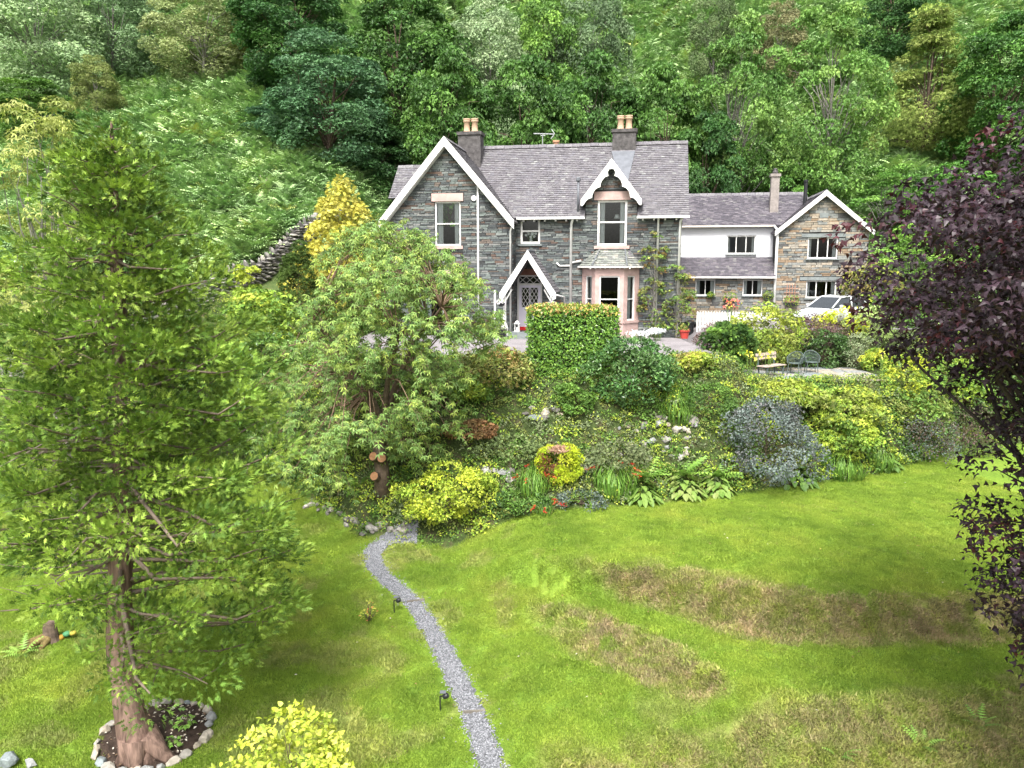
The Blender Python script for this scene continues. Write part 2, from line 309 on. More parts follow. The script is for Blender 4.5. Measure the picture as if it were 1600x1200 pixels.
def gravel_mat(name, c, var, scale, bump):
    m, n, out = nodes(name); p = principled(n, out, 0.9, 0.15); g = N(n, 'ShaderNodeNewGeometry'); P = g.outputs['Position']
    v = N(n, 'ShaderNodeTexVoronoi'); v.inputs['Scale'].default_value = scale; n.links.new(P, v.inputs['Vector'])
    r = ramp(n, [(0.0, tuple(x * (1 - var) for x in c)), (1.0, tuple(x * (1 + var) for x in c))]); sp = N(n, 'ShaderNodeSeparateColor'); n.links.new(v.outputs['Color'], sp.inputs[0]); n.links.new(sp.outputs[0], r.inputs[0])
    n2 = noise(n, 0.8, 5, P); r2 = ramp(n, [(0.3, (0.8, 0.79, 0.78)), (0.7, (1.12, 1.1, 1.1))]); n.links.new(n2.outputs[0], r2.inputs[0])
    n.links.new(mixc(n, r.outputs[0], r2.outputs[0], 1.0, 'MULTIPLY'), p.inputs['Base Color'])
    b = N(n, 'ShaderNodeBump'); b.inputs['Strength'].default_value = bump; b.inputs['Distance'].default_value = 0.02; n.links.new(v.outputs['Distance'], b.inputs['Height']); n.links.new(b.outputs[0], p.inputs['Normal'])
    return m
def on_drive(X, Y):
    yc = np.interp(X, CX, CY) + 0.55 + 0.3 * vnoise(X, Y); far = (X > 8.6) & (Y < 36.0)
    return (Y > yc) & (Y < 54) & (X > -7.0) & (X < 24) & ~far
tag(link('driveway', grid_mesh('driveway', np.arange(-7, 24, .25), np.arange(28, 54, .25), lambda x, y: ground_z(x, y) + 0.02, gravel_mat('pale_gravel', (0.22, 0.208, 0.218), .25, 30, .4), on_drive)), 'pale gravel forecourt and drive before the house', None, None, 'structure')
# garden path: gravel strip that follows the lawn, with loose chippings on it
PATHP = [hit(a, b)[:2] for a, b in ((652, 832), (622, 838), (596, 850), (582, 868), (590, 890), (618, 917), (648, 945), (668, 977), (690, 1015), (712, 1058), (736, 1112), (752, 1150), (768, 1200), (785, 1260))]
def catmull(P, k=14):
    P = [np.array(p, float) for p in P]; P = [2 * P[0] - P[1]] + P + [2 * P[-1] - P[-2]]; o = []
    for i in range(1, len(P) - 2):
        for t in np.linspace(0, 1, k, endpoint=False):
            a, b, c, d = P[i - 1:i + 3]; o.append(0.5 * (2 * b + (c - a) * t + (2 * a - 5 * b + 4 * c - d) * t * t + (3 * b - a - 3 * c + d) * t ** 3))
    return np.array(o + [P[-2]])
pc = catmull(PATHP); tan = nrm(np.gradient(pc, axis=0)); nor = np.stack([-tan[:, 1], tan[:, 0]], -1)
hw_ = 0.215 + 0.16 * np.exp(-np.arange(len(pc)) / 25.0)
rows = []
for k in range(7):
    f = -1 + 2 * k / 6; off = hw_ * f + (0.16 * (rng.random(len(pc)) - .5) if k in (0, 6) else 0)
    q = pc + nor * np.asarray(off)[:, None]; rows.append(np.column_stack([q, ground_z(q[:, 0], q[:, 1]) + 0.022 - (0.015 if k in (0, 6) else 0)]))
V = np.concatenate(rows); m_ = len(pc); i = (np.arange(6)[:, None] * m_ + np.arange(m_ - 1)[None]).ravel(); F = np.stack([i, i + m_, i + m_ + 1, i + 1], -1)
tag(link('garden_path', mesh_np('garden_path', V, F.ravel(), np.full(len(F), 4), gravel_mat('blue_grey_gravel', (0.15, 0.158, 0.172), .45, 42, .8))), 'winding blue-grey gravel path across the lawn', None, None, 'structure')
# ------------------------------------------------------------------ leaf shapes: x width, y length, z along the leaf's normal
def T(v, f): return np.array(v, float), f
def diamonds(specs):
    v = []; f = []
    for (ox, oy, ang, L, W) in specs:
        b = len(v); c, s = math.cos(ang), math.sin(ang)
        for (x, y, z) in ((0, 0, 0), (W / 2, .45 * L, .1 * L), (0, L, -.08 * L), (-W / 2, .45 * L, .1 * L)):
            v.append((ox + x * c + y * s, oy - x * s + y * c, z))
        f += [(b, b + 1, b + 2), (b, b + 2, b + 3)]
    return T(v, f)
OVAL = diamonds([(0, 0, 0, 1, .58)])
TRIO = diamonds([(0, 0, 0, 1, .5), (.05, .1, .95, .85, .45), (-.05, .1, -.95, .85, .45)])
SPRAY = diamonds([(0, 0, 0, 1, .2), (0, .1, .7, .7, .2), (0, .1, -.7, .7, .2), (0, .35, .6, .6, .18), (0, .35, -.6, .6, .18)])
LONG = T([(0, 0, 0), (.14, .45, .02), (0, 1, -.3), (-.14, .45, .02), (0, .5, -.05)], [(0, 1, 4), (1, 2, 4), (2, 3, 4), (3, 0, 4)])
WHORL = T(*(lambda A: (np.concatenate([LONG[0] @ np.array([[math.cos(a), -math.sin(a), 0], [math.sin(a), math.cos(a), 0], [0, 0, 1]]) for a in A]), [tuple(i + 5 * k for i in f) for k in range(len(A)) for f in LONG[1]]))((-1.0, 0.0, 1.0)))
MAPLE = T([(0, 0, 0), (.34, .06, -.08), (.3, .22, 0), (.56, .42, -.12), (.22, .52, 0), (0, 1, -.14), (-.22, .52, 0), (-.56, .42, -.12), (-.3, .22, 0), (-.34, .06, -.08), (0, .35, .05)],
          [(i, i + 1, 10) for i in range(9)] + [(9, 0, 10)])
LOBE = T([(0, 0, 0), (.46, .14, -.1), (.2, .4, .02), (0, 1, -.16), (-.2, .4, .02), (-.46, .14, -.1), (0, .35, .05)], [(i, i + 1, 6) for i in range(5)] + [(5, 0, 6)])
DUO = diamonds([(0, 0, .5, 1, .55), (0, 0, -.6, .9, .5)])
TUFT = diamonds([(0, 0, 0, 1, .17), (0, .12, .6, .75, .17), (0, .12, -.6, .75, .17)])
HEART = T([(0, 0, 0), (.3, .05, .06), (.38, .35, .06), (.2, .75, -.02), (0, 1, -.14), (-.2, .75, -.02), (-.38, .35, .06), (-.3, .05, .06), (0, .4, -.03)], [(i, (i + 1) % 8, 8) for i in range(8)])
SWORD = T([(-.014, 0, 0), (.014, 0, 0), (.022, .4, .06), (.018, .75, .0), (0, .98, -.28), (-.022, .4, .06), (-.018, .75, .0)], [(0, 1, 2, 5), (5, 2, 3, 6), (6, 3, 4)])
def frond(n=7):
    v = []; f = []
    for k in range(n):
        t = 0.12 + 0.8 * k / n; w = 0.34 * (1 - t) ** 0.8 * (0.5 + 0.5 * min(1, t * 4)); z = 0.25 * t - 0.5 * t * t; z2 = 0.25 * (t + .05) - .5 * (t + .05) ** 2
        for s in (-1, 1):
            b = len(v); v += [(0, t, z), (s * w, t + .1, z2 - .06), (0, t + .095, z2)]; f.append((b, b + 1, b + 2) if s > 0 else (b, b + 2, b + 1))
    return T(v, f)
FROND = frond()
FAN = T([(0, 0, 0), (.36, .42, .03), (0, .24, 0), (-.36, .42, .03), (0, .22, 0), (.3, .72, 0), (0, .5, 0), (-.3, .72, 0), (-.1, .42, 0), (.1, .42, 0), (0, 1, -.1), (-.06, 0, 0), (.06, 0, 0), (0, .5, .02)], [(0, 1, 2), (0, 2, 3), (4, 5, 6), (4, 6, 7), (8, 9, 10), (11, 12, 13)])

GAIN = 1.55
def scatter(tmpl, P, D, Nn, S, C, mat, name='leaves', jit=None):
    """one mesh of many leaves: at P, pointing along D, facing Nn, size S, colour C"""
    tv, tf = tmpl; n = len(P); k = len(tv)
    D = nrm(D); B = nrm(np.cross(D, Nn)); Nn = np.cross(B, D); S = np.broadcast_to(np.asarray(S, float), (n,))
    V = P[:, None] + S[:, None, None] * (tv[None, :, 0:1] * B[:, None] + tv[None, :, 1:2] * D[:, None] + tv[None, :, 2:3] * Nn[:, None])
    lp = np.array([i for f in tf for i in f]); tt = np.array([len(f) for f in tf])
    L = (np.arange(n)[:, None] * k + lp[None]).ravel()
    return mesh_np(name, V.reshape(-1, 3), L, np.tile(tt, n), mat, np.repeat(np.minimum(C * GAIN, .8), k, 0))
def rdir(g, n): return nrm(g.normal(size=(n, 3)))
def pick_cols(g, pal, n):
    w = np.array([p[3] if len(p) > 3 else 1.0 for p in pal]); return np.array([p[:3] for p in pal])[g.choice(len(pal), n, p=w / w.sum())]
ENV = {
    'round': lambda t: np.sqrt(np.clip(1 - (2 * t - 1) ** 2, 0, 1)),
    'dome': lambda t: np.sqrt(np.clip(1 - t ** 2.2, 0, 1)) * (0.82 + 0.18 * smooth(0, .25, t)),
    'spire': lambda t: np.clip(1 - t, 0, 1) ** 0.6 * (0.8 + 0.2 * smooth(0, .15, t)),
    'cone': lambda t: np.clip(1 - t, 0, 1) ** 0.85 * (0.75 + 0.25 * smooth(0, .15, t)) + 0.04,
    'egg': lambda t: np.sqrt(np.clip(1 - (np.clip(t, 0, 1) ** 0.8 * 2 - 1) ** 2, 0, 1)) ** 0.8,
    'pillow': lambda t: np.clip(1 - (2 * t - 1) ** 6, 0, 1) ** 0.4,
    'flat': lambda t: np.clip(1 - t ** 3, 0, 1) ** 0.5,
    'vase': lambda t: (0.35 + 0.65 * smooth(0, .7, t)) * np.sqrt(np.clip(1 - np.clip((t - .6) / .4, 0, 1) ** 2, 0, 1)),
}
def clump_centres(g, shape, n, H, rx, ry, inner=0.4, lump=0.25, z0=0.0):
    tt = np.linspace(0.01, .99, 60); w = ENV[shape](tt) + 0.05; t = g.choice(tt, n, p=w / w.sum()) + g.uniform(-.01, .01, n)
    a = g.uniform(0, 2 * math.pi, n); r = ENV[shape](t) * (1 - inner * g.random(n) ** 1.6)
    ph = g.uniform(0, 6.3, 3); lum = 1 + lump * (np.sin(a * 2 + ph[0] + t * 4) * .5 + np.sin(a * 3 + ph[1] - t * 7) * .35 + np.sin(a * 5 + ph[2] + t * 11) * .25)
    r = r * lum; C = np.stack([rx * r * np.cos(a), ry * r * np.sin(a), z0 + t * H], -1)
    out = nrm(np.stack([np.cos(a) * r * rx, np.sin(a) * r * ry, (t - 0.35) * H * .7], -1))
    return C, out
def crown_mesh(g, C, out, cr, lpc, tmpl, ls, pal, mat, flat=0.7, up=0.5, rnd=0.5, droop=0.0, jit=0.25, spread=1.0):
    """leaves over the outer side of each clump"""
    n = len(C); k = np.repeat(np.arange(n), lpc); m = len(k)
    cr = np.broadcast_to(cr, (n,)); d = rdir(g, m); o = out[k]
    d = nrm(d + o * 0.7 + np.array([0, 0, .35])); rad = cr[k] * (0.62 + 0.48 * g.random(m) ** .6) * spread
    P = C[k] + d * rad[:, None] * np.array([1, 1, flat]); 
    cc = pick_cols(g, pal, n) * (1 + jit * g.normal(size=(n, 1)) * .7).clip(.55, 1.6)
    Cc = (0.65 * cc[k] + 0.35 * pick_cols(g, pal, m)) * (1 + jit * g.normal(size=(m, 1))).clip(.5, 1.7)
    Nn = nrm(d * 0.7 + np.array([0, 0, up]) + rdir(g, m) * rnd); D = nrm(rdir(g, m) + d * .7 + np.array([0, 0, -droop]))
    return scatter(tmpl, P, D, Nn, ls * g.uniform(.7, 1.3, m), Cc.clip(0.004, .9), mat)
def branch_mesh(g, base, C, tr, th, mat, lean=(0, 0), sides=6, nb=None, bark_c=(1, 1, 1), top=None, wig=0.06):
    """tapering trunk plus limbs to the clumps"""
    b = MB(); top = top if top is not None else max(C[:, 2].max() * .85, th)
    zs = np.linspace(-0.15, top, 9); tp = []
    for z in zs:
        f = z / top; tp.append(np.array([lean[0] * f + wig * top * .2 * math.sin(f * 5 + base), lean[1] * f + wig * top * .2 * math.cos(f * 4 + base), z]))
    rr = [tr * (1.35 if i == 0 else 1) * (1 - .85 * i / 8) for i in range(9)]
    b.tube(tp, rr, sides + 2, bark_c)
    idx = g.permutation(len(C))[:nb or len(C)]
    for i in idx:
        c = C[i]; h0 = min(max(th, c[2] * g.uniform(.35, .75)), top * .95); f = h0 / top
        s = np.array([np.interp(h0, zs, [p[j] for p in tp]) for j in range(3)]); L = np.linalg.norm(c - s); r0 = tr * .42 * (1 - .6 * f) * min(1, L / (top * .35) + .2)
        mid = s * .5 + c * .5 + np.array([0, 0, .1 * L]) + g.normal(size=3) * .06 * L; mid2 = s * .2 + c * .8 + np.array([0, 0, .06 * L]) + g.normal(size=3) * .05 * L
        b.tube([s, mid, mid2, c], [r0, r0 * .65, r0 * .4, r0 * .15], 5, bark_c, False)
    return b
def make_plant(name, label, cat, base, H, rx, ry=None, shape='dome', pal=((.06, .12, .03),), tmpl=OVAL, ls=.09, ncl=45, lpc=60, cr=None, mat=None, trunk=0.03, th=None, crown0=0.0,
               seed=1, group=None, bark=None, inner=.45, lump=.25, flat=.75, up=.5, rnd=.5, droop=0.0, jit=.25, stem='stem', crown='foliage', nb=None, lean=(0, 0), rz=0.0, extra=None):
    g = np.random.default_rng(seed); ry = ry or rx; mat = mat or LEAF
    C, out = clump_centres(g, shape, ncl, H * (1 - crown0), rx, ry, inner, lump, H * crown0); cr = cr or max(rx, ry) * .34
    C[:, 2] = np.maximum(C[:, 2], cr * .35)
    # keep the outermost leaves inside the wanted size
    C[:, :2] *= max(0.3, 1 - .55 * cr / max(rx, ry)); top = C[:, 2].max(); C[:, 2] *= min(1.0, max(.3, (H - .6 * cr)) / max(top, 1e-3))
    root = empty(name, base, rz); tag(root, label, cat, group)
    link(crown, crown_mesh(g, C, out, cr * g.uniform(.75, 1.2, ncl), lpc, tmpl, ls, pal, mat, flat, up, rnd, droop, jit), root)
    link(stem, branch_mesh(g, seed, C, trunk, th if th is not None else H * .12, None, lean, nb=nb or min(ncl, 26)).mesh(stem, bark or BARK, True), root)
    return root
def by_px(px, pytop, hw, Y):
    """a plant's real place and size from where it stands"""
    p = at_y(px, pytop, Y); z = zat(p[0], Y); t = Y / ray(px, pytop)[1]
    return (p[0], Y, z - .03), p[2] - z, hw * t / FPX
def shrub(name, label, cat, px, pytop, hw, Y, **k):
    b, H, r = by_px(px, pytop, hw, Y); k.setdefault('seed', int(px * 7 + pytop)); H = max(H, .35)
    ratio = k.pop('deep', 0.85)
    return make_plant(name, label, cat, b, H, r, r * ratio, **k)

# ------------------------------------------------------------------ instanced ground plants (one mass each)
def gn_instances(name, P, rot, sc, temps, attrs=None):
    me = bpy.data.meshes.new(name); me.vertices.add(len(P)); me.vertices.foreach_set('co', np.ascontiguousarray(P, np.float32).ravel())
    for an, dat in [('rot', rot), ('sc', np.repeat(np.asarray(sc)[:, None], 3, 1))]:
        a = me.attributes.new(an, 'FLOAT_VECTOR', 'POINT'); a.data.foreach_set('vector', np.ascontiguousarray(dat, np.float32).ravel())
    for an, dat in (attrs or {}).items():
        a = me.attributes.new(an, 'FLOAT', 'POINT'); a.data.foreach_set('value', np.ascontiguousarray(dat, np.float32))
    o = link(name, me); ng = bpy.data.node_groups.new(name, 'GeometryNodeTree')
    ng.interface.new_socket('Geometry', in_out='INPUT', socket_type='NodeSocketGeometry'); ng.interface.new_socket('Geometry', in_out='OUTPUT', socket_type='NodeSocketGeometry')
    gi = ng.nodes.new('NodeGroupInput'); go = ng.nodes.new('NodeGroupOutput'); ip = ng.nodes.new('GeometryNodeInstanceOnPoints'); j = ng.nodes.new('GeometryNodeJoinGeometry')
    for t in temps:
        oi = ng.nodes.new('GeometryNodeObjectInfo'); oi.inputs['Object'].default_value = t; oi.inputs['As Instance'].default_value = True; ng.links.new(oi.outputs['Geometry'], j.inputs[0])
    ng.links.new(gi.outputs[0], ip.inputs['Points']); ng.links.new(j.outputs[0], ip.inputs['Instance']); ip.inputs['Pick Instance'].default_value = True
    for an, s in (('rot', 'Rotation'), ('sc', 'Scale')):
        na = ng.nodes.new('GeometryNodeInputNamedAttribute'); na.data_type = 'FLOAT_VECTOR'; na.inputs['Name'].default_value = an; ng.links.new(na.outputs[0], ip.inputs[s])
    ng.links.new(ip.outputs[0], go.inputs[0]); md = o.modifiers.new('scatter', 'NODES'); md.node_group = ng
    return o
def slope_rot(X, Y, yaw):
    e = .15; gx = (ground_z(X + e, Y, False) - ground_z(X - e, Y, False)) / (2 * e); gy = (ground_z(X, Y + e, False) - ground_z(X, Y - e, False)) / (2 * e)
    out = np.zeros((len(X), 3))
    for i in range(len(X)):
        q = Vector((-gx[i], -gy[i], 1)).to_track_quat('Z', 'Y'); e_ = (q.to_matrix() @ Matrix.Rotation(yaw[i], 3, 'Z')).to_euler(); out[i] = e_
    return out
def grass_mat():
    m, n, out = nodes('grass_blade'); g = N(n, 'ShaderNodeNewGeometry'); oi = N(n, 'ShaderNodeObjectInfo')
    dr = N(n, 'ShaderNodeAttribute', attribute_name='dry', attribute_type='INSTANCER'); a = N(n, 'ShaderNodeAttribute', attribute_name='Col')
    n1 = noise(n, 0.45, 5, g.outputs['Position']); lawn = ramp(n, [(0.3, (0.225, 0.36, 0.046)), (0.5, (0.31, 0.45, 0.06)), (0.72, (0.41, 0.5, 0.08))]); n.links.new(n1.outputs[0], lawn.inputs[0])
    n3 = noise(n, 1.6, 5, g.outputs['Position']); dry = ramp(n, [(0.3, (0.3, 0.24, 0.13)), (0.46, (0.5, 0.4, 0.24)), (0.62, (0.31, 0.34, 0.09)), (0.72, (0.44, 0.35, 0.2))]); n.links.new(n3.outputs[0], dry.inputs[0])
    c = mixc(n, lawn.outputs[0], dry.outputs[0], dr.outputs['Fac']); c = mixc(n, c, a.outputs['Color'], 1.0, 'MULTIPLY'); rv = ramp(n, [(0, (.66, .7, .66)), (.5, (1, 1, 1)), (1, (1.3, 1.22, 1.2))]); n.links.new(oi.outputs['Random'], rv.inputs[0]); c = mixc(n, c, rv.outputs[0], 1.0, 'MULTIPLY')
    p = N(n, 'ShaderNodeBsdfPrincipled'); p.inputs['Roughness'].default_value = .6; p.inputs['Specular IOR Level'].default_value = .2; t = N(n, 'ShaderNodeBsdfTranslucent'); mx = N(n, 'ShaderNodeMixShader'); mx.inputs[0].default_value = .35
    n.links.new(c, p.inputs['Base Color']); n.links.new(c, t.inputs['Color']); n.links.new(p.outputs[0], mx.inputs[1]); n.links.new(t.outputs[0], mx.inputs[2]); n.links.new(mx.outputs[0], out.inputs[0]); return m
GRASS = grass_mat()
def patch(n, half, h0, h1, seed, w=.02):
    g = np.random.default_rng(seed); P = np.column_stack([g.uniform(-half, half, (n, 2)), np.zeros(n)])
    D = nrm(np.column_stack([g.normal(size=(n, 2)) * .55, np.ones(n)])); Nn = rdir(g, n)
    tm = T([(-.22, 0, 0), (.22, 0, 0), (0, 1, .1)], [(0, 1, 2)])
    c = np.ones((n, 3)) * g.uniform(.6, 1.35, (n, 1)); c[:, 0] *= g.uniform(.85, 1.25, n)
    return bpy.data.objects.new('grass_patch', scatter(tm, P, D, Nn, g.uniform(h0, h1, n), c, GRASS))
def in_view(X, Y, Z, m=60):
    d = Y * math.cos(PITCH) - (Z - CAM[2]) * math.sin(PITCH); u = Y * math.sin(PITCH) + (Z - CAM[2]) * math.cos(PITCH)
    px = 800 + FPX * X / np.maximum(d, .1); py = 600 - FPX * u / np.maximum(d, .1); return (d > 1) & (px > -m) & (px < 1600 + m) & (py > -m) & (py < 1200 + m)
def path_dist(X, Y):
    d = np.full(X.shape, 9.0)
    for q in pc[::3]: d = np.minimum(d, np.hypot(X - q[0], Y - q[1]))
    return d
RINGC = hit(243, 1150); RINGR = 1.02
def lawn_grass():
    g = np.random.default_rng(5); n = 60000
    X = g.uniform(-24, 17, n); Y = g.uniform(8.5, 34, n); Z = ground_z(X, Y); yb = np.interp(X, BX, BY)
    k = (Y < yb + .05) & in_view(X, Y, Z) & (np.hypot(X - RINGC[0], Y - RINGC[1]) > RINGR); k &= path_dist(X, Y) > .24 + .16 * g.random(n)
    X, Y, Z = X[k], Y[k], Z[k]; dr = dryness(X, Y); rot = slope_rot(X, Y, g.uniform(0, 6.28, len(X)))
    long_ = (dr > .25 + .5 * g.random(len(X))) | (g.random(len(X)) < .012)
    near = path_dist(X, Y) < .55
    temps = [patch(120, .17, .02, .05, s) for s in (1, 2, 3)]; o = gn_instances('lawn_grass', np.column_stack([X, Y, Z + .014])[~long_], rot[~long_], g.uniform(.75, 1.15, (~long_).sum()) * np.where(near[~long_], .7, 1), temps, {'dry': dr[~long_] * 1.0 + .25 * (g.random((~long_).sum()) < .04)})
    tag(o, 'short mown green grass covering the lawn', 'grass', None, 'stuff')
    temps = [patch(100, .17, .03, .1, s) for s in (4, 5, 6)]; o = gn_instances('rough_grass', np.column_stack([X, Y, Z + .014])[long_], rot[long_], g.uniform(.7, 1.2, long_.sum()), temps, {'dry': dr[long_] * g.uniform(.5, 1.1, long_.sum())})
    tag(o, 'longer dry brown grass on the lawn banks', 'grass', None, 'stuff')
def fern_clump(seed, n=13, mat=None, pal=((.2, .3, .125), (.26, .36, .17), (.16, .25, .105))):
    g = np.random.default_rng(seed); a = g.uniform(0, 6.28, n); e = g.uniform(.15, .9, n)
    D = np.stack([np.cos(a) * np.cos(e), np.sin(a) * np.cos(e), np.sin(e)], -1); Nn = np.stack([-np.cos(a) * np.sin(e), -np.sin(a) * np.sin(e), np.cos(e)], -1)
    P = np.column_stack([np.cos(a) * .1, np.sin(a) * .1, g.uniform(.15, .6, n)])
    return scatter(FROND, P, D, Nn, g.uniform(.75, 1.15, n), pick_cols(g, pal, n) * g.uniform(.7, 1.3, (n, 1)), mat or LEAF)
def bracken_mat():
    m, n, out = nodes('bracken_leaf'); a = N(n, 'ShaderNodeAttribute', attribute_name='Col'); oi = N(n, 'ShaderNodeObjectInfo'); g = N(n, 'ShaderNodeNewGeometry')
    t = noise(n, .22, 5, g.outputs['Position']); r = ramp(n, [(.3, (.66, .75, .66)), (.5, (.9, .92, .9)), (.62, (1.0, .98, .88)), (.75, (1.1, .95, .72))]); n.links.new(t.outputs[0], r.inputs[0]); c = mixc(n, a.outputs['Color'], r.outputs[0], 1.0, 'MULTIPLY')
    rv = ramp(n, [(0, (.62, .66, .62)), (.55, (.95, .95, .95)), (.95, (1.08, 1.05, 1.02)), (1, (1.15, .85, .55))]); n.links.new(oi.outputs['Random'], rv.inputs[0]); c = mixc(n, c, rv.outputs[0], 1.0, 'MULTIPLY')
    p = principled(n, out, .55, .25); n.links.new(c, p.inputs['Base Color']); return m
BRACK = bracken_mat()
def bracken():
    g = np.random.default_rng(11); n = 80000; Y = 41 + 90 * g.random(n) ** 1.5; X = g.uniform(-1, 1, n) * (Y * .72 + 2); Z = ground_z(X, Y)
    yh = np.interp(X, HX, HY); dens = smooth(.08, .26, fbm(X * .12 + 5, Y * .12, 3))
    bare = (np.abs(X + 17 - (Y - 44) * .38) < 1.3 + .9 * vnoise(X * .4, Y * .4)) & (Y < 53) & (Y > 41)
    wy = np.interp(X, [-40, -24.5, -19, -16, -14.2, -12.9, -11.8, -10.5, -10.4], [35, 36, 37, 38.3, 40.5, 43.5, 47, 50, 0]); k = (Y > yh + .6) & (Y > wy + 2.3) & in_view(X, Y, Z) & (g.random(n) < dens) & ~(bare & (g.random(n) < .72)); X, Y, Z = X[k], Y[k], Z[k]
    temps = [bpy.data.objects.new('fern_clump', fern_clump(s, 9 + 2 * s, mat=BRACK)) for s in range(6)]
    rot = np.column_stack([g.normal(size=len(X)) * .15 - .1, g.normal(size=len(X)) * .15, g.uniform(0, 6.28, len(X))])
    tag(gn_instances('bracken', np.column_stack([X, Y, Z]), rot, g.uniform(.45, .95, len(X)) * (1 + .6 * vnoise(X * .3, Y * .3)), temps), 'green bracken covering the hillside behind the house', 'bracken', None, 'stuff')
lawn_grass(); bracken()

# ------------------------------------------------------------------ loose stones
def stone_mesh(seed, mat, flat=.65, nrough=26):
    g = np.random.default_rng(seed); bm = bmesh.new()
    for p in nrm(g.normal(size=(nrough, 3))) * g.uniform(.86, 1, (nrough, 1)): bm.verts.new((p[0] * .5, p[1] * .38, p[2] * .5 * flat))
    r = bmesh.ops.convex_hull(bm, input=bm.verts); bmesh.ops.delete(bm, geom=[e for e in r['geom_interior'] if isinstance(e, bmesh.types.BMVert)], context='VERTS')
    me = bpy.data.meshes.new('stone'); bm.to_mesh(me); bm.free(); me.materials.append(mat); return me
ST_PALE = [stone_mesh(s, PALE_S) for s in range(6)]; ST_GREY = [stone_mesh(s + 20, GREY_S) for s in range(6)]; ST_SLAB = [stone_mesh(s + 40, GREY_S, .35, 20) for s in range(6)]
def stone(parent, meshes, loc, size, g, rot=None, name='stone'):
    o = link(name, meshes[int(g.integers(len(meshes)))], parent); o.location = loc; s = size
    o.scale = (s * g.uniform(.85, 1.2), s * g.uniform(.8, 1.15), s * g.uniform(.8, 1.2)); o.rotation_euler = rot if rot is not None else (g.normal() * .2, g.normal() * .2, g.uniform(0, 6.28)); return o
# ------------------------------------------------------------------ the house: local axes u (along the front), w (back), z
class Face:
    """a wall plane: a along it, d inwards, z up"""
    def __init__(s, o, a): s.o = np.array(o, float); s.a = nrm(np.array(a, float)); s.i = np.array([-s.a[1], s.a[0]])
    def p(s, a, d, z): q = s.o + s.a * a + s.i * d; return (q[0], q[1], z)
    def box(s, mb, a0, a1, d0, d1, z0, z1, c=(1, 1, 1)):
        return mb.add([s.p(a0, d0, z0), s.p(a1, d0, z0), s.p(a1, d1, z0), s.p(a0, d1, z0), s.p(a0, d0, z1), s.p(a1, d0, z1), s.p(a1, d1, z1), s.p(a0, d1, z1)],
               [(0, 3, 2, 1), (4, 5, 6, 7), (0, 1, 5, 4), (1, 2, 6, 5), (2, 3, 7, 6), (3, 0, 4, 7)], c)
    def prism(s, mb, poly, d0, d1, c=(1, 1, 1)):
        v = s.i * (d1 - d0); return mb.prism([s.p(a, d0, z) for a, z in poly], (v[0], v[1], 0), c)
def panel(mb, F, a0, a1, z0, z1, ops, th=.3):
    A = sorted({a0, a1, *[min(max(o[k], a0), a1) for o in ops for k in (0, 1)]}); Z = sorted({z0, z1, *[min(max(o[k], z0), z1) for o in ops for k in (2, 3)]})
    for i in range(len(A) - 1):
        for j in range(len(Z) - 1):
            ca, cz = (A[i] + A[i + 1]) / 2, (Z[j] + Z[j + 1]) / 2
            if not any(o[0] < ca < o[1] and o[2] < cz < o[3] for o in ops): F.box(mb, A[i], A[i + 1], 0, th, Z[j], Z[j + 1])
def lay(F, a0, a1, z0, z1, ops, clip, g, hs=(.055, .12), ls=(.18, .58)):
    """courses of stones as (a0,a1,z0,z1,proud)"""
    out = []; z = z0
    while z < z1 - .03:
        h = min(g.uniform(*hs), z1 - z); lo, hi = clip(z + h) if clip else (a0, a1); lo = max(lo, a0); hi = min(hi, a1)
        segs = [(lo, hi)]
        for o in ops:
            if o[2] < z + h - .02 and o[3] > z + .02:
                segs = [q for s in segs for q in ((s[0], min(s[1], o[0])), (max(s[0], o[1]), s[1])) if q[1] - q[0] > .05]
        for s0, s1 in segs:
            a = s0
            while a < s1 - .02:
                L = g.uniform(*ls) * (1 + .8 * (g.random() < .1)); e = min(a + L, s1)
                if s1 - e < .12: e = s1
                out.append((F, a + .008, e - .008, z + .008, z + h - .008 + g.uniform(-.004, .006), g.uniform(.012, .05))); a = e
        z += h
    return out
_us = []
for s in range(4):
    b = MB(); j = np.random.default_rng(s).uniform(-.05, .05, (8, 3)) * np.array([.6, .3, 1.6]); vs = np.array([(x, y, z) for z in (-.5, .5) for x, y in ((-.5, -.5), (.5, -.5), (.5, .5), (-.5, .5))]) + j
    b.add(vs, [(0, 3, 2, 1), (4, 5, 6, 7), (0, 1, 5, 4), (1, 2, 6, 5), (2, 3, 7, 6), (3, 0, 4, 7)]); _us.append(b)
def place_stones(root, stones, ms, mj, visible, n=300, seed=1):
    meshes = [b.mesh('stone', ms) for b in _us]; g = np.random.default_rng(seed)
    cand = sorted([i for i, s in enumerate(stones) if visible(s)], key=lambda i: -(stones[i][2] - stones[i][1]) * (stones[i][4] - stones[i][3]))[:n]; cs = set(cand)
    mb = MB()
    for i, (F, a0, a1, z0, z1, d) in enumerate(stones):
        if i in cs:
            o = link('stone', meshes[i % 4], root); o.location = F.p((a0 + a1) / 2, -d / 2 + .02, (z0 + z1) / 2); o.scale = (a1 - a0, d + .05, z1 - z0); o.rotation_euler = (0, 0, math.atan2(F.a[1], F.a[0]))
        else:
            r = g.random(); t = g.uniform(-.012, .012, 4)
            q = [F.p(a0, .03, z0), F.p(a1, .03, z0), F.p(a1, .03, z1), F.p(a0, .03, z1), F.p(a0 + .006, -d, z0 + t[0]), F.p(a1 - .006, -d, z0 + t[1]), F.p(a1 - .006, -d, z1 + t[2]), F.p(a0 + .006, -d, z1 + t[3])]
            mb.add(q, [(4, 5, 6, 7), (0, 1, 5, 4), (1, 2, 6, 5), (2, 3, 7, 6), (3, 0, 4, 7)], (r, r, r))
    tag(mb.build('stone_courses', mj, root), None, None, None, 'stuff')
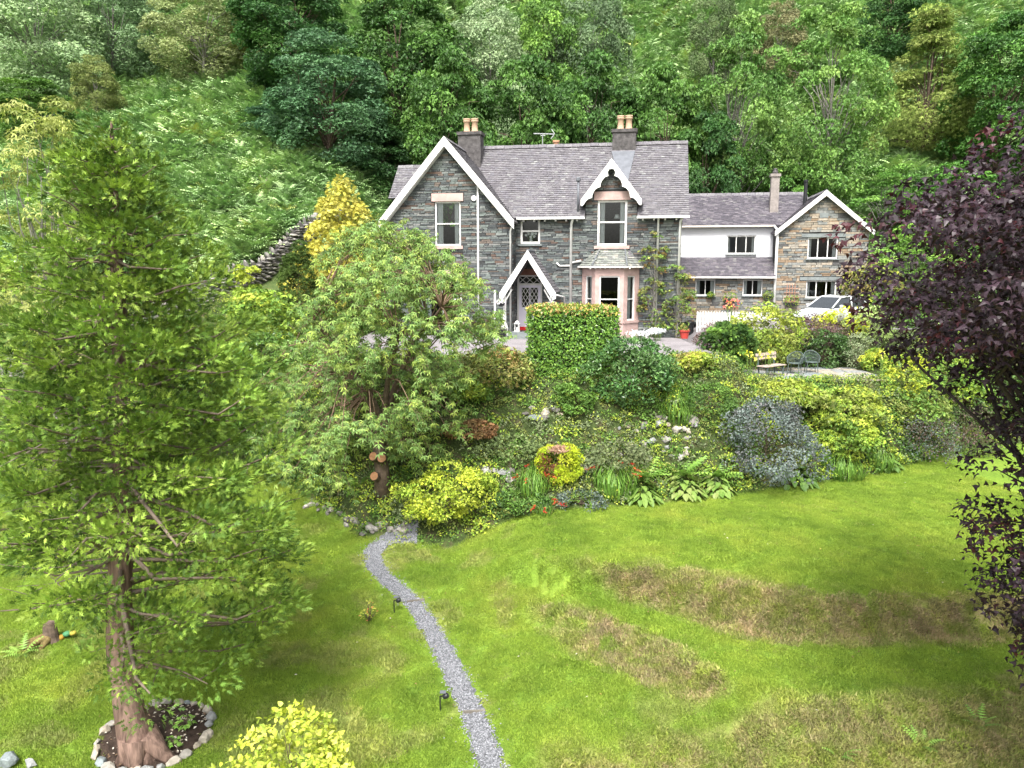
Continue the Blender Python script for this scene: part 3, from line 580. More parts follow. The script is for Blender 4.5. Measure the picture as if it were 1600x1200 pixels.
def window(root, F, a0, a1, z0, z1, mull=(), rails=(), fr=.075, dd=.06, curtain=0.0, name='window', lintel=None, sill=None, label=None):
    m = MB(); d0, d1 = dd, dd + .09
    F.box(m, a0, a0 + fr, d0, d1, z0, z1); F.box(m, a1 - fr, a1, d0, d1, z0, z1); F.box(m, a0 + fr, a1 - fr, d0, d1, z1 - fr, z1); F.box(m, a0 + fr, a1 - fr, d0, d1, z0, z0 + fr * 1.1)
    xs_ = [a0 + fr] + [a0 + (a1 - a0) * q for q in mull] + [a1 - fr]; zs_ = [z0 + fr * 1.1] + [z0 + (z1 - z0) * q for q in rails] + [z1 - fr]
    b = fr * .36
    for x in xs_[1:-1]: F.box(m, x - b, x + b, d0 + .005, d1 - .005, z0 + fr * 1.1, z1 - fr)
    for z in zs_[1:-1]:
        for i in range(len(xs_) - 1): F.box(m, xs_[i] + (b if i else 0), xs_[i + 1] - (b if i < len(xs_) - 2 else 0), d0 + .012, d1 - .012, z - b, z + b)
    w = m.build(name, WHITE, root)
    if label: w['label'] = label
    for i in range(len(xs_) - 1):
        for j in range(len(zs_) - 1):
            p = MB(); p.add([F.p(xs_[i], d0 + .05, zs_[j]), F.p(xs_[i + 1], d0 + .05, zs_[j]), F.p(xs_[i + 1], d0 + .05, zs_[j + 1]), F.p(xs_[i], d0 + .05, zs_[j + 1])], [(0, 1, 2, 3)]); p.build('pane', GLASS, w)
    if curtain:
        for s in (0, 1):
            p = MB(); W = (a1 - a0) * curtain; n = 12; pts = []
            for k in range(n + 1):
                f = k / n; a = (a0 + fr * .6 + f * W) if s == 0 else (a1 - fr * .6 - f * W); pts.append((a, .25 + .025 * math.sin(k * 2.1)))
            vs = [F.p(a, d, z) for z in (z0 + .05, z1 - .05) for a, d in pts]; p.add(vs, [(k, k + 1, n + 2 + k, n + 1 + k) for k in range(n)]); p.build('curtain', CURTAIN, w)
    if lintel:
        mt, ov, h = lintel; p = MB(); F.box(p, a0 - ov, a1 + ov, -.055, .25, z1 + .003, z1 + h); p.build('lintel', mt, w)
    if sill:
        mt, ov, h = sill; p = MB(); F.box(p, a0 - ov, a1 + ov, -.13, .12, z0 - h, z0 - .003); p.build('sill', mt, w)
    return w
def slates(o, a, s, wid, length, keep, g, sw=.21, ex=.15):
    """courses of slates on a slope: o eave corner, a along the eave, s up the slope"""
    mb = MB(); o = np.array(o, float); a = nrm(a); s = nrm(s); n = np.cross(a, s); n = n if n[2] > 0 else -n; r = 0
    while r * ex < length:
        b0 = r * ex; b1 = min(b0 + ex * 1.12, length + .02); x = -(sw / 2 if r % 2 else 0) - g.uniform(0, .04)
        while x < wid:
            w_ = sw * g.uniform(.85, 1.15); x0, x1 = max(x, 0), min(x + w_, wid); x += w_
            if x1 - x0 < .04 or not keep(o + a * (x0 + x1) / 2 + s * (b0 + b1) / 2): continue
            h = .03 + g.uniform(0, .014); c = g.random(); dz = g.uniform(-.008, .008)
            q = [o + a * (x0 + .003) + s * (b0 + dz) + n * h, o + a * (x1 - .003) + s * (b0 + dz + g.uniform(-.006, .006)) + n * (h + g.uniform(-.004, .004)), o + a * (x1 - .003) + s * b1 + n * .006, o + a * (x0 + .003) + s * b1 + n * .006]
            mb.add(q + [q[0] - n * .02, q[1] - n * .02], [(0, 1, 2, 3), (4, 5, 1, 0)], (c, c, c))
        r += 1
    return mb
def roof(root, o, a, s, wid, length, keep, g, mat=ROOF, name='roof', th=.08, **k):
    o = np.array(o, float); a = nrm(a); s = nrm(s); n = np.cross(a, s); n = n if n[2] > 0 else -n
    mb = MB(); mb.prism([o, o + a * wid, o + a * wid + s * length, o + s * length], -n * th, (.3, .3, .3)); r = mb.build(name, mat, root)
    if keep is not None: tag(slates(o, a, s, wid, length, keep, g, **k).build('slates', mat, r), None, None, None, 'stuff')
    return r
_rt = MB(); _rt.prism([(0, -.16, -.13), (0, 0, .03), (0, .16, -.13), (0, .16, -.1), (0, 0, .065), (0, -.16, -.1)], (.44, 0, 0)); RT = _rt.mesh('ridge_tile', ROOFS)
def ridge(rf, p, q, rise=1.0):
    p = np.array(p, float); q = np.array(q, float); L = np.linalg.norm(q - p); n = max(1, round(L / .46)); d = (q - p) / L
    for i in range(n):
        o = link('ridge_tile', RT, rf); o.location = p + d * L * i / n + np.array([0, 0, random.uniform(-.006, .01)]); o.rotation_euler = (0, 0, math.atan2(d[1], d[0])); o.scale = (L / n / .455, 1, 1)
def pipe(root, pts, r=.05, name='drainpipe', mat=None): return MB().tube(pts, r, 8).build(name, mat or WHITE, root, True)
def chimney(root, u, w, z0, z1, du, dw, mat, pots, pot_mat, ph=.72, name='chimney'):
    m = MB(); m.box((u - du / 2, w - dw / 2, z0), (u + du / 2, w + dw / 2, z1 - .16)); m.box((u - du / 2 - .06, w - dw / 2 - .06, z1 - .16), (u + du / 2 + .06, w + dw / 2 + .06, z1)); c = m.build(name, mat, root)
    for k in range(pots):
        x = u + (k - (pots - 1) / 2) * .42; p = MB(); p.lathe([(.2, 0), (.19, .08), (.165, .12), (.155, ph * .72), (.19, ph * .76), (.2, ph * .84), (.165, ph * .88), (.2, ph * .93), (.19, ph), (.13, ph), (.12, ph * .7)], x, w, 12)
        o = p.build('chimney_pot', pot_mat, c, True); o.location = (0, 0, z1 - .01)
    return c
HR = R(-10); HOME = empty('slate_house', (0, 37.5, 0), HR); tag(HOME, 'grey slate-stone country house with white bargeboards and a purple slate roof', 'house')
g = np.random.default_rng(21)
FM = Face((0, 1.0), (1, 0)); FW = Face((0, 0), (1, 0)); FR_ = Face((7.93, 1.0), (0, 1)); FS = Face((0, 1.0), (0, -1)); FS.i = np.array([-1.0, 0])
opM = [(.24, 1.22, 4.52, 5.76), (4.0, 5.41, 4.41, 6.56), (.08, 1.34, .3, 3.0), (3.45, 5.9, .8, 3.1)]
opW = [(-3.81, -2.52, 4.42, 6.53), (-4.45, -2.5, .7, 2.95)]
wl = MB(); panel(wl, FM, 0, 7.93, -.3, 5.77, opM); panel(wl, FM, 3.42, 5.88, 5.77, 6.62, opM); FM.prism(wl, [(3.42, 6.62), (5.88, 6.62), (5.2, 7.45), (4.65, 8.2), (4.1, 7.45)], 0, .3)
panel(wl, FW, -6.4, 0, -.3, 5.6, opW)
gl = lambda z: (-6.4 + (z - 5.6) / 1.17, -(z - 5.6) / 1.17)
FW.prism(wl, [(-6.4, 5.6), (-3.81, 5.6), (-3.81, 6.53), (gl(6.53)[0], 6.53)], 0, .3); FW.prism(wl, [(-2.52, 5.6), (0, 5.6), (gl(6.53)[1], 6.53), (-2.52, 6.53)], 0, .3); FW.prism(wl, [(gl(6.53)[0], 6.53), (gl(6.53)[1], 6.53), (-3.2, 9.3)], 0, .3)
wl.box((-.3, .3, -.3), (0, 1.3, 5.7)); wl.box((-6.4, .3, -.3), (-6.1, 8.9, 5.8)); wl.box((-6.1, 8.6, -.3), (7.93, 8.9, 5.8)); wl.box((7.63, 1.3, -.3), (7.93, 8.6, 5.75))
FR_.prism(wl, [(0, 5.75), (7.6, 5.75), (3.8, 9.4)], 0, .3); wl.box((-6.1, .31, 3.4), (-.31, 8.6, 3.6)); wl.box((-.3, 1.31, 3.4), (7.6, 8.6, 3.6))
wl.build('wall', MORTAR, HOME)
st = lay(FM, 0, 7.93, 0, 5.77, opM + [(3.3, 6.05, 0, 3.5), (3.3, 6.05, 3.4, 3.6)], None, g) + lay(FM, 3.42, 5.88, 5.77, 8.1, opM + [(3.81, 5.5, 6.54, 6.97)], lambda z: (max(3.42, 4.65 - (8.3 - z) * .8), min(5.88, 4.65 + (8.3 - z) * .8)), g)
st += lay(FW, -6.4, 0, 0, 9.3, opW + [(-3.98, -2.34, 6.5, 6.92)], lambda z: (-6.4, 0) if z < 5.6 else gl(z), g)
side = lay(FR_, 0, 7.6, 0, 9.2, [], lambda z: (0, 7.6) if z < 5.75 else ((z - 5.75) * 1.04, 7.6 - (z - 5.75) * 1.04), g, (.1, .16), (.3, .8)) + lay(Face((0, 0), (0, 1)), .02, .98, 0, 5.4, [], None, g)
def seen(s):
    if s[0] is FW: return not (s[1] < -1.2 and s[3] < 4.3)
    return s[0] is FM and not (s[1] < 5.2 and s[3] < 1.7)
place_stones(HOME, st + side, SLATE_S, SLATE_J, seen)
# roofs
pm = lambda w: 5.74 + (w - .7) * .962; pw = lambda u: 9.42 - abs(u + 3.2) * 1.17; pdm = lambda u: 8.36 - abs(u - 4.65) * 1.386
LS = math.hypot(4.1, 3.945)
keepM = lambda p: not (p[0] < .2 and pm(p[1]) < pw(p[0]) - .05) and not (3.2 < p[0] < 6.1 and pm(p[1]) < pdm(p[0]) - .05) and not (3.45 < p[0] < 5.85 and p[1] < 1.2)
# the front slope is cut round the window gablet
s_up = np.array([0, 4.1, 3.945]); rm = MB(); n_ = nrm(np.cross((1, 0, 0), s_up)); q = lambda u, w: np.array([u, w, pm(w)])
for poly in ([(-3.2, .7), (3.4, .7), (3.4, 1.6), (4.65, 3.6), (4.65, 4.8), (-3.2, 4.8)], [(5.9, .7), (8.3, .7), (8.3, 4.8), (4.65, 4.8), (4.65, 3.6), (5.9, 1.6)]): rm.prism([q(*t) for t in poly], -n_ * .08, (.3, .3, .3))
rm.prism([(-3.2, 8.95, 5.7), (8.3, 8.95, 5.7), (8.3, 4.8, 9.68), (-3.2, 4.8, 9.68)], (0, 0, -.1), (.3, .3, .3))
RM = rm.build('roof', ROOF, HOME); tag(slates((-3.2, .7, 5.74), (1, 0, 0), s_up, 11.5, LS, keepM, g).build('slates', ROOF, RM), None, None, None, 'stuff'); ridge(RM, (-2.6, 4.8, 9.75), (8.32, 4.8, 9.75))
sw_ = np.array([-3.3, 0, 3.3 * 1.17]); LW = np.linalg.norm(sw_)
RW = roof(HOME, (.14, -.38, 5.51), (0, 1, 0), sw_, 5.2, LW, lambda p: pm(p[1]) < p[2] + .05, g); roof(HOME, (-6.56, -.38, 5.47), (0, 1, 0), sw_ * np.array([-1, 1, 1]), 5.2, LW, lambda p: True, g)
ridge(RW, (-3.2, -.38, 9.46), (-3.2, 4.6, 9.46))
# rear range, its roof showing left of the gable
rr = roof(HOME, (-8.2, 6.0, 7.27), (1, 0, 0), (0, 1.9, 1.95), 5.2, math.hypot(1.9, 1.95), lambda p: True, g, name='rear_roof'); ridge(rr, (-8.2, 7.95, 9.28), (-3.4, 7.95, 9.28))
mb = MB(); mb.box((-8.0, 6.25, -.3), (-6.41, 9.6, 7.2)); mb.prism([(-8.0, 6.25, 7.2), (-8.0, 9.6, 7.2), (-8.0, 7.95, 9.1)], (.3, 0, 0)); mb.build('rear_wall', SLATEG, HOME)
# window gablet
for s in (-1, 1): roof(HOME, (4.65 + s * 1.47, .62, pdm(4.65 + 1.47)), (0, 1, 0), (-s, 0, 1.386), 2.9, 1.47 * 1.709, lambda p: pm(p[1]) < p[2] + .05, g, name='gablet_roof', th=.06)
z = .0053; half = [(0, 0), (270, 355), (270, 405), (255, 410), (240, 395), (225, 370), (200, 348), (168, 340), (165, 315), (155, 285), (130, 258), (95, 245), (95, 225), (85, 195), (60, 165), (25, 150), (32, 135), (32, 115), (20, 95), (0, 90)]
for s in (-1, 1): m = MB(); m.prism([(4.65 + s * a * z, .55, 8.44 - b * z) for a, b in half], (0, .05, 0)); o = m.build('bargeboard', WHITE, HOME); o['label'] = 'scalloped white bargeboard over the upper window'
# big gable boards
for s in (-1, 1):
    m = MB(); t = lambda a, b: (-3.2 + s * a, -.42, b); m.prism([t(0, 9.52), t(3.36, 9.52 - 3.36 * 1.17), t(3.36, 9.52 - 3.36 * 1.17 - .42), t(0, 9.52 - .46)], (0, .05, 0)); m.build('bargeboard', WHITE, HOME)
    m = MB(); t = lambda a, b: (-3.2 + s * a, -.36, b); m.prism([t(.02, 9.02), t(3.2, 9.02 - 3.18 * 1.17), t(3.2, 9.02 - 3.18 * 1.17 + .05), t(.02, 9.07)], (0, .34, 0)); m.build('soffit', WHITE, HOME)
# windows of the house
window(HOME, FW, *opW[0], rails=(.5,), curtain=.24, lintel=(PINK, .14, .38), sill=(PINK, .12, .16)); window(HOME, FW, *opW[1], mull=(.5,), rails=(.5,), curtain=.15, lintel=(PINK, .14, .3), sill=(PINK, .12, .16))
window(HOME, FM, *opM[1], rails=(.52,), curtain=.2, fr=.1, lintel=(PINK, .17, .4), sill=(PINK, .14, .15)); window(HOME, FM, *opM[0], rails=(.5,), fr=.1, sill=(SLATEG, .1, .1))
m = MB()
for k in range(9):
    a = random.uniform(.42, 1.05); b = random.uniform(4.85, 5.1)
    for j in range(5): t = j * 1.257; m.add([(a, 1.2, b), (a + .07 * math.cos(t - .5), 1.19, b + .07 * math.sin(t - .5)), (a + .07 * math.cos(t + .5), 1.19, b + .07 * math.sin(t + .5))], [(0, 1, 2)])
    m.tube([(a, 1.22, b), (.73, 1.25, 4.62)], .008, 4, (.2, .4, .1))
m.lathe([(.05, 4.6), (.09, 4.66), (.06, 4.76), (.07, 4.8)], .73, 1.27, 8)
fl = m.build('flower_vase', FLOWER); fl.location = HOME.location; fl.rotation_euler = HOME.rotation_euler; tag(fl, 'white flowers in a vase inside the small upper window', 'flowers')
# door with lattice glazing and fanlight
DF = Face((0, 1.0), (1, 0)); m = MB(); DF.box(m, .08, .17, .05, .15, .32, 3.0); DF.box(m, 1.25, 1.34, .05, .15, .32, 3.0); DF.box(m, .17, 1.25, .05, .15, 2.93, 3.0); DF.box(m, .17, 1.25, .05, .15, 2.5, 2.6)
dr = m.build('door_frame', WHITE, HOME); m = MB(); DF.box(m, .17, 1.25, .08, .13, .32, 1.42); DF.box(m, .17, .3, .08, .13, 1.42, 2.5); DF.box(m, 1.12, 1.25, .08, .13, 1.42, 2.5); DF.box(m, .3, 1.12, .08, .13, 2.38, 2.5); DF.box(m, .69, .73, .075, .125, 1.42, 2.38)
DOOR = m.build('door', plain('door_paint', (.7, .68, .78), .5, .4, .06, 2), HOME)
m = MB()
def lattice(m, a0, a1, z0, z1, nx, nz):
    for i in range(-nz, nx + 1):
        for s in (1, -1):
            pts = []
            for k in range(61):
                t = k / 60 * nz; a = i + t if s > 0 else (nx - i) - t
                if 0 <= a <= nx: pts.append((a0 + (a1 - a0) * a / nx, z0 + (z1 - z0) * t / nz))
            if len(pts) > 1: m.bar((pts[0][0], 1.075 + .004 * s, pts[0][1]), (pts[-1][0], 1.075 + .004 * s, pts[-1][1]), .028, .014, (0, 1, 0))
lattice(m, .3, .69, 1.42, 2.38, 2, 3); lattice(m, .73, 1.12, 1.42, 2.38, 2, 3); m.build('lattice', WHITE, DOOR); m = MB(); lattice(m, .17, 1.25, 2.6, 2.93, 3, 1); m.build('fanlight_lattice', WHITE, dr)
for par, (a0, a1, z0, z1) in ((DOOR, (.3, .69, 1.42, 2.38)), (DOOR, (.73, 1.12, 1.42, 2.38)), (dr, (.17, 1.25, 2.6, 2.93))): MB().add([DF.p(a0, .11, z0), DF.p(a1, .11, z0), DF.p(a1, .11, z1), DF.p(a0, .11, z1)], [(0, 1, 2, 3)]).build('pane', GLASS, par)
m = MB(); DF.box(m, -.0, 1.5, -.06, .25, 3.003, 3.3); m.build('door_lintel', plain('red_sandstone', (.2, .1, .075), .9, .2, .3, 4, .3), HOME)
# porch
PO = empty('porch'); PO.parent = HOME; sp_ = np.array([-1.28, 0, 1.9]); LP = np.linalg.norm(sp_)
for s in (-1, 1):
    o = roof(PO, (.92 + s * 1.3, -1.02, 2.2), (0, 1, 0), (-s * 1.28, 0, 1.9), 2.02, LP, None, g, name='porch_roof', th=.06); tag(slates((.92 + s * 1.3, -1.02, 2.2), (0, 1, 0), (-s * 1.28, 0, 1.9), 2.02, LP, lambda p: True, g, ex=.16).build('porch_slates', ROOF, PO), None, None, None, 'stuff')
    m = MB(); t = lambda a, b: (.92 + s * a, -1.07, b); m.prism([t(0, 4.18), t(1.34, 2.19), t(1.34, 1.93), t(1.2, 1.86), t(0, 3.76)], (0, .05, 0)); m.build('bargeboard', WHITE, PO)
    u = .92 + s * 1.12; m = MB(); m.box((u - .07, -.95, .3), (u + .07, -.81, 2.3)); m.lathe([(.16, 0.0), (.17, .2), (.16, .55), (.1, .75)], u, -.88, 8); m.build('post', WHITE, PO); m = MB(); m.bar((u, -.88, 1.75), (u - s * .35, -.88, 2.35), .06); m.build('brace', WHITE, PO)
m = MB(); m.box((-.12, -1.0, 0), (2.0, 1.0, .16)); m.box((.02, -.6, .16), (1.9, 1.0, .3)); m.build('step', SLATEG, PO)
MB().tube([(.92, -1.0, 4.16), (.92, 1.0, 4.16)], .06, 8).build('ridge_roll', LEAD, PO)
# bay window
BY_ = empty('bay_window'); BY_.parent = HOME; A_ = [(3.3, 1.0), (4.0, 0.0), (5.35, 0.0), (6.05, 1.0)]
st_ = MB()
for i in range(3):
    p, q_ = np.array(A_[i]), np.array(A_[i + 1]); L = np.linalg.norm(q_ - p); F = Face(p, q_ - p); e = .2 if i == 1 else .3
    F.box(st_, 0, L, 0, .25, -.3, .74); F.box(st_, -.0, L, -.05, .25, .74, .86); F.box(st_, 0, L, 0, .25, 2.98, 3.4); F.box(st_, 0, e, .0, .22, .86, 2.98); F.box(st_, L - e, L, .0, .22, .86, 2.98)
    w_ = window(BY_, F, e, L - e, .86, 2.98, rails=(.48,), fr=.07 if i == 1 else .06, dd=.05, curtain=0.0 if i == 1 else .45, name='sash')
    pp = at_ = None
st_.build('stone_mullions', PINK, BY_)
ev = [(3.1, 1.0), (3.86, -.2), (5.49, -.2), (6.25, 1.0)]; tp = [(3.95, .97), (4.15, .82), (5.35, .82), (5.55, .97)]
mb = MB()
mb.add([(x, y, 3.44) for x, y in ev] + [(x, y, 4.2) for x, y in tp], [(0, 1, 5, 4), (1, 2, 6, 5), (2, 3, 7, 6), (3, 2, 1, 0), (4, 5, 6, 7)], (.3,) * 3); brf = mb.build('bay_roof', ROOF2, BY_)
for i in range(3):
    a, b, c, d = [np.array((*ev[i], 3.44)), np.array((*ev[i + 1], 3.44)), np.array((*tp[i + 1], 4.2)), np.array((*tp[i], 4.2))]; mid = (a + b) / 2; s = (c + d) / 2 - mid; al = nrm(b - a); s = s - (s @ al) * al; L = np.linalg.norm(b - a); sl_ = np.linalg.norm(s)
    def kp(p, a=a, b=b, c=c, d=d, al=al, L=L, s=s, sl_=sl_):
        t = ((p - a) @ nrm(s)) / sl_; x = (p - a) @ al; lo = t * ((d - a) @ al); hi = L + t * ((c - b) @ al); return lo - .06 < x < hi + .06
    tag(slates(a, al, s, L, sl_, kp, g, .22, .15).build('bay_slates', stone_mat('bay_slate', [(0, (.22, .24, .22)), (.3, (.3, .32, .29)), (.6, (.26, .27, .26)), (.85, (.4, .39, .35))], False), BY_), None, None, None, 'stuff')
for i in (1, 2): MB().tube([(*ev[i], 3.47), (*tp[i], 4.24)], .035, 6).build('hip_roll', LEAD, BY_)
for i in range(3): MB().bar((*ev[i], 3.4), (*ev[i + 1], 3.4), .09, .08).build('gutter', WHITE, BY_)
m = MB()
for k in range(9): u = 3.75 + k * .23; m.box((u, -.12, 3.3), (u + .06, 0.0, 3.37))
m.build('rafter_ends', WHITE, BY_)
m = MB(); m.lathe([(.17, 0), (.12, .26)], 4.45, .55, 10, (1, 1, 1)); m.lathe([(.03, -.3), (.02, 0)], 4.45, .55, 6, (.2, .2, .2)); o = m.build('table_lamp', CURTAIN); o.location = HOME.matrix_basis @ Vector((0, 0, 1.05)); o.rotation_euler = (0, 0, HR); tag(o, 'white shaded table lamp inside the ground floor bay window', 'lamp')
o = MB().lathe([(.16, 0), (.1, .2)], 4.9, 2.0, 10).build('bedside_lamp', CURTAIN); o.location = HOME.matrix_basis @ Vector((0, 0, 5.75)); o.rotation_euler = (0, 0, HR); tag(o, 'pale lamp shade inside the tall upstairs window', 'lamp')
# gutters, pipes, chimneys and small fittings
for a, b in ((.12, 3.42), (5.88, 8.32)): MB().bar((a, .62, 5.72), (b, .62, 5.72), .12, .1).build('gutter', WHITE, HOME)
m = MB(); [m.box((u, .7, 5.58), (u + .07, .98, 5.66)) for u in np.arange(.4, 7.9, .52) if not 3.3 < u < 5.8]; m.build('rafter_ends', WHITE, HOME)
pipe(HOME, [(-1.65, -.07, 7.3), (-1.65, -.07, 0)]); pipe(HOME, [(.1, -.35, 5.45), (-.06, -.08, 5.1), (-.06, -.08, 0)], .045); pipe(HOME, [(2.85, .66, 5.7), (2.75, .92, 5.45), (2.75, .92, 0)], .065); pipe(HOME, [(6.88, .7, 5.7), (6.88, .92, 5.5), (6.88, .92, 0)], .05); pipe(HOME, [(7.98, .75, 5.7), (7.9, .9, 5.5), (7.9, .9, 0)], .06)
pipe(HOME, [(2.25, -.9, 2.1), (2.45, .9, 1.95), (2.45, .92, 0)], .04); pipe(HOME, [(2.05, .9, 3.6), (2.2, .92, 3.45), (2.72, .92, 3.45)], .04); pipe(HOME, [(-.83, -.07, 2.3), (-.83, -.07, 0)], .05); pipe(HOME, [(3.25, .85, 3.7), (2.8, .92, 3.6)], .045)
pipe(HOME, [(3.06, 1.0, 5.95), (3.06, 1.0, 7.45)], .055, 'vent_pipe', LEAD); MB().lathe([(.09, 7.45), (.11, 7.5), (.1, 7.62), (.04, 7.66)], 3.06, 1.0, 8).build('vent_cap', LEAD, HOME)
wlt = MB().lathe([(.03, -.03), (.13, 0), (.13, .03), (.02, .06)], 0, 0, 14).build('wall_light', WHITE, HOME); wlt.location = (-1.84, -.08, 6.65); wlt.rotation_euler = (R(90), 0, 0)
chimney(HOME, -2.9, 4.0, 8.2, 10.38, 1.2, .8, SOOT, 2, BUFF); chimney(HOME, 5.08, 4.8, 9.0, 10.42, 1.2, .75, SOOT, 2, BUFF); chimney(HOME, 1.25, 7.0, 7.4, 9.9, .6, .6, SOOT, 1, TERRA, .45)
m = MB(); m.prism([(4.45, 4.3, 9.26), (5.65, 4.3, 9.26), (5.35, 2.4, 7.43), (4.95, 2.4, 7.43)], (0, -.02, .035)); m.build('lead_flashing', LEAD, HOME)
ae = MB(); ae.tube([(.78, 4.9, 9.6), (.78, 4.9, 10.4)], .025, 6); ae.bar((.3, 4.9, 10.4), (1.4, 4.9, 10.34), .05, .04); ae.tube([(.65, 4.9, 10.38), (.68, 4.9, 10.28), (.9, 4.9, 10.28), (.93, 4.9, 10.36)], .02, 5)
[ae.bar((u, 4.65, 10.37), (u, 5.15, 10.37), .015) for u in (.35, .5, .65, .8, .95, 1.1)]; ae.bar((1.22, 4.9, 10.1), (1.42, 4.9, 10.36), .03); ae.bar((1.42, 4.9, 10.36), (1.25, 4.9, 10.6), .03)
ae.build('tv_aerial', ALU, HOME)

# ------------------------------------------------------------------ the extension: white upper wall, lean-to, stone gable block
EX = empty('house_extension', (0, 37.5, 0), HR); tag(EX, 'lower extension with white rendered upper wall and tan stone gable block', 'house')
F8 = Face((0, 8.0), (1, 0)); F96 = Face((0, 9.6), (1, 0)); g = np.random.default_rng(33)
opL = [(9.11, 10.2, 1.81, 2.72), (11.69, 12.76, 1.83, 2.72)]; opU = [(10.88, 12.49, 4.15, 5.21)]; opG = [(15.03, 16.6, 3.86, 5.01), (15.06, 16.65, 1.71, 2.68)]
m = MB(); panel(m, F96, 8.0, 13.44, 3.0, 5.78, opU); m.box((8.0, 16.2, 0), (13.5, 16.5, 5.8)); m.box((7.95, 9.0, 0), (8.0, 16.4, 5.78)); m.build('rendered_wall', RENDERW, EX)
wl = MB(); panel(wl, F8, 8.0, 13.44, .2, 2.85, opL); panel(wl, F8, 13.44, 18.15, .2, 5.4, opG); F8.prism(wl, [(13.44, 5.4), (18.15, 5.4), (15.79, 7.36)], 0, .3); wl.box((17.85, 8.3, .2), (18.15, 17, 5.4)); wl.box((13.44, 8.3, .2), (13.74, 17, 5.4)); wl.box((13.44, 17, .2), (18.15, 17.3, 5.4)); wl.box((8, 9.6, .2), (13.44, 9.9, 3.0)); wl.box((13.74, 8.3, 3.1), (17.85, 17, 3.3)); wl.box((8, 9.95, 3.3), (13.4, 16.2, 3.5)); wl.build('wall', MORTAR, EX)
st = lay(F8, 8.0, 13.44, .3, 2.85, opL, None, g, (.08, .16), (.2, .55)) + lay(F8, 13.44, 18.15, .3, 7.3, opG + [(14.7, 16.95, 5.0, 5.22), (14.7, 16.95, 2.68, 2.9)], lambda z: (13.44, 18.15) if z < 5.4 else (15.79 - (7.4 - z) * 1.2, 15.79 + (7.4 - z) * 1.2), g, (.08, .17), (.2, .6))
place_stones(EX, st, TAN_S, TAN_J, lambda s: s[3] > 1.3, 300, 4)
for a0, a1, z0, z1 in opL: window(EX, F8, a0, a1, z0, z1, mull=(.5,), fr=.06, sill=(SLATEG, .06, .06), curtain=.2)
window(EX, F96, *opU[0], mull=(.33, .67), fr=.07, sill=(SLATEG, .06, .06), curtain=.1)
for a in opG: window(EX, F8, *a, mull=(.34, .67), fr=.07, lintel=(SLATEG, .35, .2), sill=(SLATEG, .08, .07), curtain=.12)
r_ = roof(EX, (8.05, 9.35, 5.74), (1, 0, 0), (0, 3.65, 2.06), 7.7, math.hypot(3.65, 2.06), lambda p: not (p[0] > 13.3 and p[2] < 7.42 - abs(p[0] - 15.79) * .84), g, ROOF2); ridge(r_, (8.05, 13, 7.84), (15.6, 13, 7.84)); roof(EX, (8.05, 16.65, 5.74), (1, 0, 0), (0, -3.65, 2.06), 7.7, math.hypot(3.65, 2.06), None, g, ROOF2)
roof(EX, (8.02, 7.72, 2.86), (1, 0, 0), (0, 1.87, 1.1), 5.4, math.hypot(1.87, 1.1), lambda p: True, g, ROOF2, 'lean_to_roof')
for s in (-1, 1):
    rg = roof(EX, (15.79 + s * 2.5, 7.7, 5.32), (0, 1, 0), (-s * 2.5, 0, 2.1), 9.8, math.hypot(2.5, 2.1), lambda p: True, g, ROOF2, 'gable_roof')
    mb = MB(); t = lambda a, b: (15.79 + s * a, 7.66, b); mb.prism([t(0, 7.5), t(2.56, 5.35), t(2.56, 5.08), t(0, 7.2)], (0, .05, 0)); mb.build('bargeboard', WHITE, EX)
ridge(rg, (15.79, 7.7, 7.48), (15.79, 17, 7.48))
MB().bar((8.02, 9.3, 5.72), (13.45, 9.3, 5.72), .1, .09).build('gutter', plain('cream_paint', (.62, .55, .47), .6, .3, .1, 3), EX); MB().bar((8.02, 7.66, 2.84), (13.42, 7.66, 2.84), .1, .09).build('gutter', WHITE, EX); pipe(EX, [(13.4, 9.2, 5.7), (13.4, 7.9, 5.4), (13.4, 7.92, .3)], .075); MB().bar((13.38, 9.5, 5.3), (13.38, 7.8, 5.3), .05).build('fascia', WHITE, EX)
chimney(EX, 13.58, 11.0, 6.2, 8.75, .46, .46, RENDERG, 0, TERRA, name='chimney'); MB().lathe([(.16, 8.74), (.17, 8.85), (.12, 8.95), (.14, 9.02), (.05, 9.08)], 13.58, 11, 10).build('chimney_cowl', SOOT, EX)
MB().lathe([(.11, 7.0), (.11, 8.3), (.14, 8.32), (.14, 8.42), (.05, 8.46)], 15.4, 11.5, 10).build('flue', BLACK, EX)
MB().box((15.55, 7.93, 6.05), (16.0, 7.96, 6.3)).build('date_stone', SLATEG, EX)
m = MB()
for k in range(4): m.bar((14.05 + .14 * k, 7.93, 1.4), (14.05 + .14 * k, 7.93, 2.5), .03); m.bar((13.9, 7.91, 1.5 + .25 * k), (14.7, 7.91, 1.5 + .25 * k), .03)
m.build('trellis', plain('terracotta_paint', (.36, .2, .14), .8, .2, .2, 6), EX)
